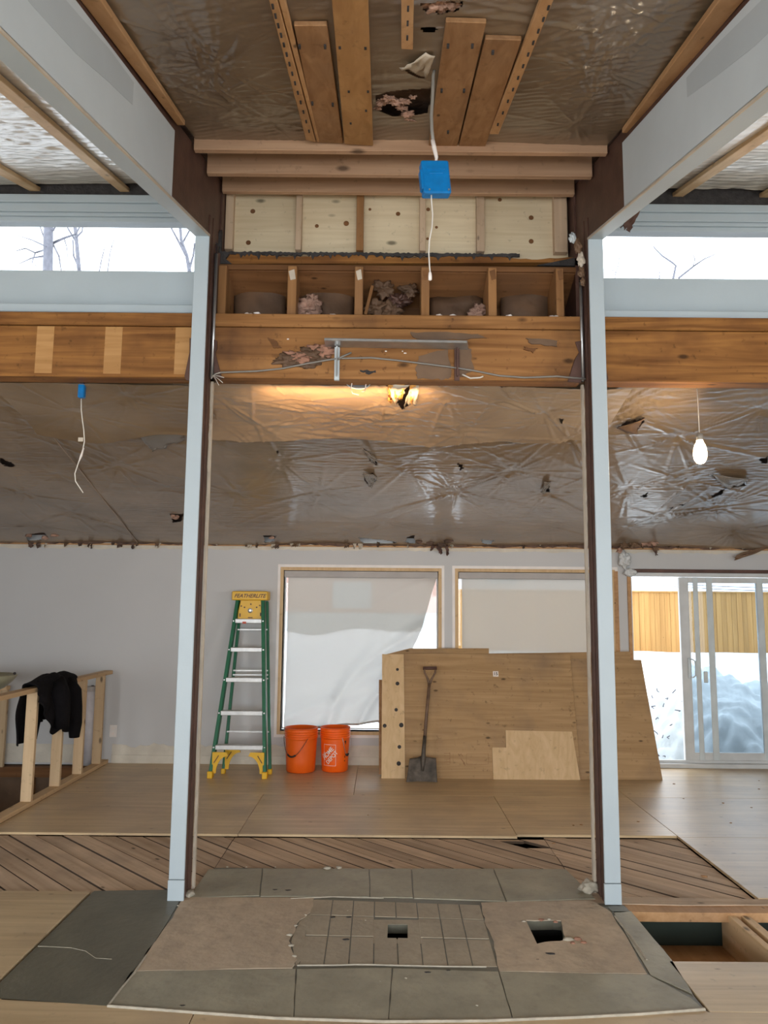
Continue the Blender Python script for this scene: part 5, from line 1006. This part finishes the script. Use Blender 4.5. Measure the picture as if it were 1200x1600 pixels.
# ================================================================== BUCKETS
def bucket(cx, yb_, label, mat, handle, logo, wpx=24.0):
    c = oz(cx, yb_, 0); c.y += .10; s_ = (c-CAM).length/1200; R_, r_, h_ = wpx*s_, wpx*.88*s_, 63*s_
    o = thing('plastic_bucket', label, 'bucket', c)
    def rr(z): return r_+(R_-r_)*z/h_
    pr = [(.01, .003), (r_-.008, .003), (r_, .012)]
    for z in (.25, .5, .74): pr.append((rr(z*h_), z*h_))
    for z in (.76, .81, .86, .91): pr += [(rr(z*h_), z*h_), (rr(z*h_)+.008, z*h_+.004), (rr(z*h_)+.008, z*h_+.009), (rr(z*h_)+.001, z*h_+.013)]
    pr += [(R_, h_-.008), (R_+.006, h_-.004), (R_+.004, h_), (R_-.006, h_), (R_-.010, h_*.7), (r_-.008, .012), (.01, .010)]
    sh_ = part('bucket_shell', MB().lathe(pr, c, 48), mat, o, smooth=True)
    a0, a1 = handle; pts = []
    for k in range(15):
        t = k/14; th = math.radians(a0+(a1-a0)*t); dz = -.13*math.sin(math.pi*t)-.02; z = h_*.86+dz*1.4
        pts.append(c+Vector((math.cos(th)*(rr(z)+.014), math.sin(th)*(rr(z)+.014), z)))
    bh = part('bail_handle', MB().tube(pts, .0032, 6), M['steel'] if not logo else M['galv'], o, 'wire handle', smooth=True)
    m_ = pts[7]; part('handle_grip', MB().tube([pts[5], pts[6], m_, pts[8], pts[9]], .009, 8), M['black'], bh, 'black grip', smooth=True)
    if logo:
        def wrap(me, z0, th0):
            for v in me.vertices:
                z = v.co.y+z0; R2 = rr(z)+.0015+(.0006 if v.co.z > 0 else 0); th = th0+v.co.x/rr(z); v.co = c+Vector((math.cos(th)*R2, math.sin(th)*R2, z))
        th0 = math.radians(-90-20)
        for (txt, off, sz) in (('THE', .052, .036), ('HOME', .022, .062), ('DEPOT', -.034, .056)):
            me = text_mesh(txt, sz); T_ = Matrix.Rotation(math.radians(48), 4, 'Z') @ Matrix.Translation((0 if txt != 'THE' else -.045, off, 0)); me.transform(T_ @ Matrix.Diagonal((.88, 1, 1, 1))); wrap(me, h_*.40, th0); link('lettering', me, M['printw'], sh_)
        sq_ = MB(); hw, hh = .066, .105
        for (xa, xb, za_, zb2) in [(-hw, hw, hh-.003, hh), (-hw, hw, -hh, -hh+.003), (-hw, -hw+.003, -hh, hh), (hw-.003, hw, -hh, hh)]:
            n_x = 10; 
            for k in range(n_x): x_a = xa+(xb-xa)*k/n_x; x_b = xa+(xb-xa)*(k+1)/n_x; sq_.add([(x_a, za_, 0), (x_b, za_, 0), (x_b, zb2, 0), (x_a, zb2, 0)], [(0, 1, 2, 3)])
        me = bpy.data.meshes.new('logo_outline'); me.from_pydata(sq_.v, [], sq_.f); wrap(me, h_*.40, th0); link('logo_outline', me, M['printw'], sh_)
        mk = MB()
        for (x_, z_, w2, h2_) in [(.0, .13, .022, .016), (.004, .115, .012, .02), (.0, -.02, .010, .02), (.0, -.06, .012, .010)]:
            mk.add([(x_-w2/2, z_-h2_/2, 0), (x_+w2/2, z_-h2_/2, 0), (x_+w2/2, z_+h2_/2, 0), (x_-w2/2, z_+h2_/2, 0)], [(0, 1, 2, 3)])
        me = bpy.data.meshes.new('warning_print'); me.from_pydata(mk.v, [], mk.f); wrap(me, h_*.40, math.radians(-90+48)); link('warning_print', me, M['black'], sh_)
    return o
bucket(468, 1208, 'plain orange bucket, the one nearer the stepladder', M['orange'], (-62, -178), False)
bucket(522, 1207, 'brighter orange bucket with a white printed square logo', M['orange2'], (-8, -60), True, 22.0)

# ================================================================== LEANING PLYWOOD
def lean(name, pts, yb_, slope, th, mat, label, dep=0.0):
    # points are picture corners on the leaning plane through (y=yb_, z=0), y grows by slope per metre of height
    n = Vector((0, 1, -slope)); P0 = (0, yb_+dep, 0)
    P = [opl(x, y, P0, n) for x, y in pts]; mn = min(p.z for p in P)
    o = MB().prism(P, Vector((0, 1, -slope)).normalized()*th).build(name, mat, bevel=.0015)
    return tag(o, label, 'plywood sheet')
SL = .34
lean('plywood_sheet', [(631, 1217.5), (908, 1219), (891, 1022), (631, 1021)], 7.80, SL, .016, M['ply_lean'], 'large stained plywood sheet leaning behind the shovel', 0.0)
lean('plywood_sheet', [(640, 1218), (1036, 1221.5), (1002, 1031), (640, 1024)], 7.80, SL, .016, M['ply_lean'], 'wide plywood sheet at the back reaching past the white post toward the sliding door', .020)
lean('plywood_sheet', [(600, 1217), (985, 1219), (985, 1018), (764, 1021), (764, 1013), (640, 1013), (604, 1022)], 7.80, SL, .014, M['ply_lean'], 'rearmost plywood sheet showing only a narrow edge along the top of the stack', .045)
lean('plywood_sheet', [(592, 1210), (640, 1210), (640, 1062), (592, 1062)], 7.83, SL, .014, M['boardY'], 'dark brown board edge peeking out behind the pale strip with holes', .06)
ps = lean('plywood_strip', [(596, 1217), (633, 1217.5), (631, 1022), (597, 1022)], 7.80, SL, .014, M['ply_strip'], 'narrow pale plywood strip with a column of dark holes', -.016)
for i, (x, y, r_) in enumerate([(621, 1046, 2.0), (621, 1068, 2.6), (619, 1109, 2.3), (601, 1134, 2.6), (627, 1133, 3.0), (624, 1167, 2.4), (623, 1193, 2.8)]):
    p = opl(x, y, (0, 7.784, 0), (0, 1, -SL)); rr_ = r_*8.1/1200; Tm = Matrix.Translation(p) @ Vector((0, -1, SL)).to_track_quat('Z', 'Y').to_matrix().to_4x4()
    part('hole', MB(Tm).lathe([(rr_*1.15, .0), (rr_, .001)], (0, 0, 0), 12, 'Z', True), M['char'], ps)
lean('plywood_offcut', [(771, 1219.5), (907, 1220.5), (894, 1143), (790, 1141), (791, 1168), (769, 1168)], 7.80, SL, .012, M['ply_strip'], 'pale L-shaped plywood offcut at the foot of the large stained sheet', -.014)
big = [o_ for o_ in bpy.data.objects if o_.get('label', '').startswith('large stained')][0]
def mark(pts, mat, name, d=-.0015):
    P = [opl(x, y, (0, 7.80+d, 0), (0, 1, -SL)) for x, y in pts]; return P
mb = MB()
def dash(x0_, y0_, x1_, y1_, t=.004):
    a = opl(x0_, y0_, (0, 7.797, 0), (0, 1, -SL)); b = opl(x1_, y1_, (0, 7.797, 0), (0, 1, -SL)); mb.bar(a, b, .0012, t, (0, 1, -SL))
for (a, b, c_, d_) in [(729, 1178, 763, 1178), (763, 1178, 763, 1194), (763, 1194, 729, 1194), (729, 1194, 729, 1178), (733, 1183, 759, 1183), (733, 1188, 757, 1188)]: dash(a, b, c_, d_, .003)
for y in (1177, 1181, 1186, 1190): dash(694, y, 703, y, .005)
dash(703, 1176, 703, 1193, .005); dash(708, 1177, 708, 1194, .002); dash(698, 1195, 703, 1195, .004)
for (x, y) in [(716, 1180), (720, 1180), (720, 1187), (724, 1194), (723, 1191)]: dash(x, y-2, x+3, y+2, .008)
part('ink_stamp', mb, M['boardY'], big, 'faint brown ink stamp')['kind'] = 'stuff'
a = opl(774.5, 1053, (0, 7.7965, 0), (0, 1, -SL)); Tm = Matrix.Translation(a) @ Vector((0, -1, SL)).to_track_quat('Z', 'Y').to_matrix().to_4x4()
part('sticker', MB(Tm).box(-.028, .028, -.028, .028, 0, .001), M['printw'], big, 'small white sticker')
me = text_mesh('15', .045); me.transform(Tm @ Matrix.Translation((0, 0, .0015)) @ Matrix.Rotation(0, 4, 'Z')); link('sticker_number', me, M['black'], big)
# the stain is a worn grey print of its own shape on the sheet
# ---- shovel
sh = thing('square_shovel', 'muddy square-mouth shovel with a D-handle propped against the plywood', 'shovel', oz(657, 1225, 0))
def shp(x, y, d=0.0): return opl(x, y, (0, 7.66+d, 0), (0, 1, -.33))
nu, nv = 10, 12; vs = []; fs = []
tl, tr_, br, bl = (640, 1184), (681, 1183), (683, 1224), (634, 1226)
for j in range(nv+1):
    v = j/nv
    for i in range(nu+1):
        u = i/nu; x = (tl[0]+(tr_[0]-tl[0])*u)*(1-v)+(bl[0]+(br[0]-bl[0])*u)*v; y = (tl[1]+(tr_[1]-tl[1])*u)*(1-v)+(bl[1]+(br[1]-bl[1])*u)*v
        if j == 0: y += -3*math.exp(-((u-.5)/.12)**2)+1.5*abs(u-.5)
        p = shp(x, y); p.y += .035*(1-(2*u-1)**2)-.01*v-.02; vs.append(p)
for j in range(nv):
    for i in range(nu): fs.append((j*(nu+1)+i, j*(nu+1)+i+1, (j+1)*(nu+1)+i+1, (j+1)*(nu+1)+i))
part('blade', MB().add(vs, fs), M['shovelm'], sh, 'mud-caked steel blade', smooth=True, solid=.005)
part('socket', MB().tube([shp(660, 1205, .0)+Vector((0, -.0, 0)), shp(661, 1190), shp(662, 1172), shp(664, 1150)], [.012, .024, .020, .0185], 10), M['shovelm'], sh, smooth=True)
part('shaft', MB().tube([shp(663.5, 1155), shp(667, 1110), shp(671, 1068)], .0165, 12), M['shaft'], sh, 'worn wooden shaft', smooth=True)
part('yoke', MB().tube([shp(671, 1070), shp(668, 1060), shp(663.5, 1051), shp(663, 1042)], [.014, .011, .010, .010], 8), M['shaft'], sh, smooth=True)
part('yoke', MB().tube([shp(671, 1070), shp(675, 1060), shp(680, 1051), shp(680.5, 1042)], [.014, .011, .010, .010], 8), M['shaft'], sh, smooth=True)
part('grip', MB().tube([shp(661, 1044), shp(682.5, 1044)], .017, 12), M['steel'], sh, 'dark grip', smooth=True)
# nail heads and scraps scattered on the floor
for i, (x, y, s) in enumerate([(1053, 1225, .02), (1130, 1255, .02), (1186, 1233, .018), (1186, 1220, .015), (1142, 1286, .018), (1068, 1248, .014), (1174, 1262, .016), (1100, 1365, .035), (997, 1284, .02), (865, 1318, .02), (575, 1274, .012), (896, 1290, .02), (908, 1289, .022)]):
    p = oz(x, y, 0); tag(clump('floor_scrap', (p.x, p.y, .002 if x != 1100 else -.016), s*.5, M['boardY'], None, i, 1, (1.3, 1, .35)), 'tiny brown wood scrap lying on the subfloor', 'scrap', 'wood scraps on the floor')

# ================================================================== OUTDOORS
nx, ny = 90, 60; vs = []; fs = []
for j in range(ny+1):
    for i in range(nx+1):
        x = -30+70*i/nx; y = YB+.2+40*(j/ny)**1.5; z = -.25+.055*(y-YB)+.06*mnoise.noise(Vector((x*.5, y*.5, 0))); vs.append((x, y, min(z, .75)))
for j in range(ny):
    for i in range(nx): fs.append((j*(nx+1)+i, j*(nx+1)+i+1, (j+1)*(nx+1)+i+1, (j+1)*(nx+1)+i))
o = MB().add(vs, fs).build('ground', M['snow'], smooth=True); o['kind'] = 'structure'
nx, ny = 180, 110; vs = []; fs = []
for j in range(ny+1):
    for i in range(nx+1):
        u, v = i/nx, j/ny; x = 2.6+7.0*u; y = 9.0+3.2*v; e_ = math.sin(math.pi*min(1, v*1.15+.05))*min(1, u*5+.1)*min(1, (1-u)*6)
        z = -.28+max(0, e_)*(1.0+.10*math.sin(x*2.1))+.12*mnoise.noise(Vector((x*2.2, y*2.2, 3)))+.16*abs(mnoise.noise(Vector((x*3.6, y*4.5, 1))))+.07*abs(mnoise.noise(Vector((x*9, y*9, 5))))
        if u < .22: z -= .35*(.22-u)/.22
        vs.append((x, y, z))
for j in range(ny):
    for i in range(nx): fs.append((j*(nx+1)+i, j*(nx+1)+i+1, (j+1)*(nx+1)+i+1, (j+1)*(nx+1)+i))
tag(MB().add(vs, fs).build('snow_bank', M['snow_shade'], smooth=True), 'lumpy shovelled snow bank just outside the sliding door', 'snow bank')
r = random.Random(8); tw = thing('buried_twigs', 'dark twigs and leaves sticking out of the snow beside the door', 'twigs', (3.2, 9.6, .2))
for i in range(26):
    p = oy(r.uniform(1015, 1075), r.uniform(1080, 1185), r.uniform(9.0, 9.9)); part('twig', MB().tube([p, p+Vector((r.uniform(-.03, .04), .02, r.uniform(-.01, .03))), p+Vector((r.uniform(-.05, .05), .04, r.uniform(-.02, .05)))], .006, 4), M['bark'], tw)
# fence
YE = 22.0; z0f = oy(1000, 1014, YE).z; z1f = oy(1030, 925, YE).z
fn = thing('cedar_fence', 'yellow cedar board fence across the snowy yard', 'fence', (5, YE, z0f-.4))
x = 2.1; i = 0; pk = MB().box(-.0715, .0715, 0, .02, 0, z1f-z0f+.4).build('picket', M['cedar'], None, bevel=.004); first = True
zrel = 0
while x < 13.5:
    o = pk if first else pk.copy()
    if not first: COL.objects.link(o)
    o.parent = fn; o.location = (x-5, RND.uniform(-.008, .008), RND.uniform(-.012, .012)); first = False; x += .146
part('cap_rail', MB().box(2.0, 13.6, YE-.04, YE+.08, z1f-.01, z1f+.03), M['cedar'], fn); part('joint_backing', MB().box(2.0, 13.6, YE+.03, YE+.06, z0f-.3, z1f-.02), M['boardY'], fn, 'added dark backing behind the pickets')  # full-height dark panel added to keep sky light out of the picket joints
# neighbouring houses
a = oy(640, 1010, 22); hz = oy(670, 958, 22).z
o = thing('neighbour_house', 'reddish neighbouring house seen through the gap beside the torn shade', 'house', (a.x, 22, 0))
part('wall', MB().box(-7, 1.9, 22, 28, hz, 5.0), M['brickwall'], o); part('lower_wall', MB().box(-6.95, 1.85, 22.02, 28, 0, hz), M['housegrey'], o)
part('roof', MB().prism([(-7.5, 21.6, 5.0), (2.4, 21.6, 5.0), (2.4, 25, 6.8), (-7.5, 25, 6.8)], (0, .3, .2)), M['snow'], o)
p = oy(668, 935, 21.98); part('window', MB().box(p.x-2.7, p.x-1.6, 21.95, 22.0, p.z-.3, p.z+.45), M['housegrey'], o)
nx, ny = 60, 20; vs = []; fs = []; zm = oy(600, 987, 18.5).z
for j in range(ny+1):
    for i in range(nx+1):
        x = -7+8.9*i/nx; y = 17+3*j/ny; k = math.sin(math.pi*j/ny)*min(1, i/4, (nx-i)/4)
        vs.append((x, y, .1+k*(zm-.1)+(.22*mnoise.noise(Vector((x*.9, y*.6, 7)))*k if x < 0 else 0)))
for j in range(ny):
    for i in range(nx): fs.append((j*(nx+1)+i, j*(nx+1)+i+1, (j+1)*(nx+1)+i+1, (j+1)*(nx+1)+i))
tag(MB().add(vs, fs).build('snow_mound', M['snow'], smooth=True), 'long white snow mound in front of the reddish house', 'snow mound')
o = thing('sky_screen_house', 'tall plain brown house added behind the cedar fence to block the sky, veiled by the straight shade', 'house', (5.6, 30, 0))  # house added to block bright sky seen through the straight shade
part('wall', MB().box(2.4, 8.75, 30, 36, 0, 5.4), M['roller'], o); part('roof', MB().prism([(2.0, 29.6, 5.4), (9.1, 29.6, 5.4), (9.1, 33, 7.2), (2.0, 33, 7.2)], (0, .3, .2)), M['snow'], o)
part('window', MB().box(4.0, 5.2, 29.95, 30.0, 2.6, 3.8), M['housegrey'], o)
b = oy(1085, 912, 40); o = thing('far_house', 'distant house with a snowy roof above the cedar fence', 'house', (b.x, 40, 0))
part('wall', MB().box(b.x-3.5, b.x+5, 40, 46, 0, b.z-.4), M['housegrey'], o); part('roof', MB().prism([(b.x-4, 39.5, b.z-.5), (b.x+5.4, 39.5, b.z-.5), (b.x+4, 43, b.z+.25), (b.x-2.6, 43, b.z+.25)], (0, .1, .15)), M['snow'], o)
part('fascia', MB().box(b.x-4, b.x+5.4, 39.45, 39.5, b.z-.65, b.z-.45), M['brickwall'], o)
for k, (xa, ya, xb, yb_) in enumerate([(1030, 911, 1210, 919), (1030, 915, 1210, 924)]):
    tag(MB().tube([oy(xa, ya, 34), oy((xa+xb)/2, (ya+yb_)/2+1, 34), oy(xb, yb_, 34)], .015, 5).build('power_line', M['black']), ['upper of the two dark overhead wires beyond the fence', 'lower of the two dark overhead wires beyond the fence'][k], 'wire')
# bare trees beyond the clerestory
def tree(lines, label, Y, base):
    c = oy(base[0], base[1], Y); o = thing('bare_tree', label, 'tree', (c.x, Y, 0))
    for k, (pts, w0, w1) in enumerate(lines):
        P = [oy(x, y, Y+(RND.uniform(-.4, .4) if k else 0)) for x, y in pts]
        if k == 0: P = [Vector((P[0].x+.05, Y, .1))]+P
        s_ = (P[-1]-CAM).length/1200; n = len(P); part('trunk' if k == 0 else 'branch', MB().tube(P, [s_*(w0+(w1-w0)*i/(n-1))/2 for i in range(n)], 7), M['bark'], o, smooth=True)
tree([([(73, 500), (75, 430), (76, 342), (77, 250)], 15, 11), ([(82, 380), (100, 372), (118, 366), (130, 345)], 4, 2), ([(70, 390), (55, 395), (40, 388), (25, 392)], 3, 1.2), ([(70, 400), (50, 403), (30, 412)], 3, 1), ([(72, 385), (50, 375), (28, 368)], 2.5, 1),
      ([(55, 395), (50, 410), (62, 420)], 2, 1), ([(83, 382), (92, 400), (96, 425)], 3, 1.5), ([(83, 360), (90, 348), (84, 335)], 3, 1.5), ([(100, 372), (104, 385), (106, 405)], 2, 1), ([(69, 372), (62, 352), (58, 340)], 2, 1)], 'thick-trunked bare tree in the clerestory view on the stair side', 16, (75, 600))
tree([([(127, 520), (124, 425), (120, 380), (116, 340), (112, 280)], 7, 4), ([(118, 372), (128, 362), (131, 345)], 3, 1.5), ([(119, 378), (108, 360), (98, 342)], 3, 1.5), ([(124, 420), (115, 400), (114, 375)], 3, 2)], 'slim forked bare tree next to the thick-trunked one', 18, (125, 600))
tree([([(152, 560), (155, 425), (160, 400), (164, 385)], 2.5, 1), ([(157, 412), (162, 395), (161, 384)], 1.2, .8)], 'thin pale sapling behind the forked tree', 20, (153, 600))
tree([([(168, 560), (168, 425), (172, 395), (178, 375)], 2.5, 1), ([(171, 400), (174, 388), (174, 378)], 1.2, .8)], 'second thin sapling, nearer the post', 21, (168, 600))
tree([([(300, 560), (297, 430), (292, 400), (283, 375), (281, 345), (280, 290)], 7, 3), ([(290, 398), (275, 370), (262, 346)], 4, 2), ([(296, 420), (302, 400), (304, 380)], 4, 2), ([(285, 380), (296, 360), (300, 350)], 3, 1.5)], 'leaning forked bare tree glimpsed just beside the post and beam', 17, (300, 600))
tree([([(1052, 560), (1052, 435), (1056, 415), (1050, 410), (1035, 400), (1025, 390), (1021, 385)], 4, 1.5), ([(1061, 434), (1085, 415), (1100, 405), (1118, 397)], 3, 1.2), ([(1083, 416), (1086, 405), (1083, 398)], 2, 1), ([(1030, 436), (1031, 428), (1030, 424)], 1.5, 1)], 'bare treetop with spreading twigs in the clerestory view on the door side', 16, (1052, 600))
tree([([(962, 560), (961, 430), (966, 415), (968, 400), (967, 395)], 2, .8), ([(962, 426), (957, 422), (955, 428)], 1.2, .8)], 'faint thin twig beside the post in the door-side clerestory', 20, (962, 600))
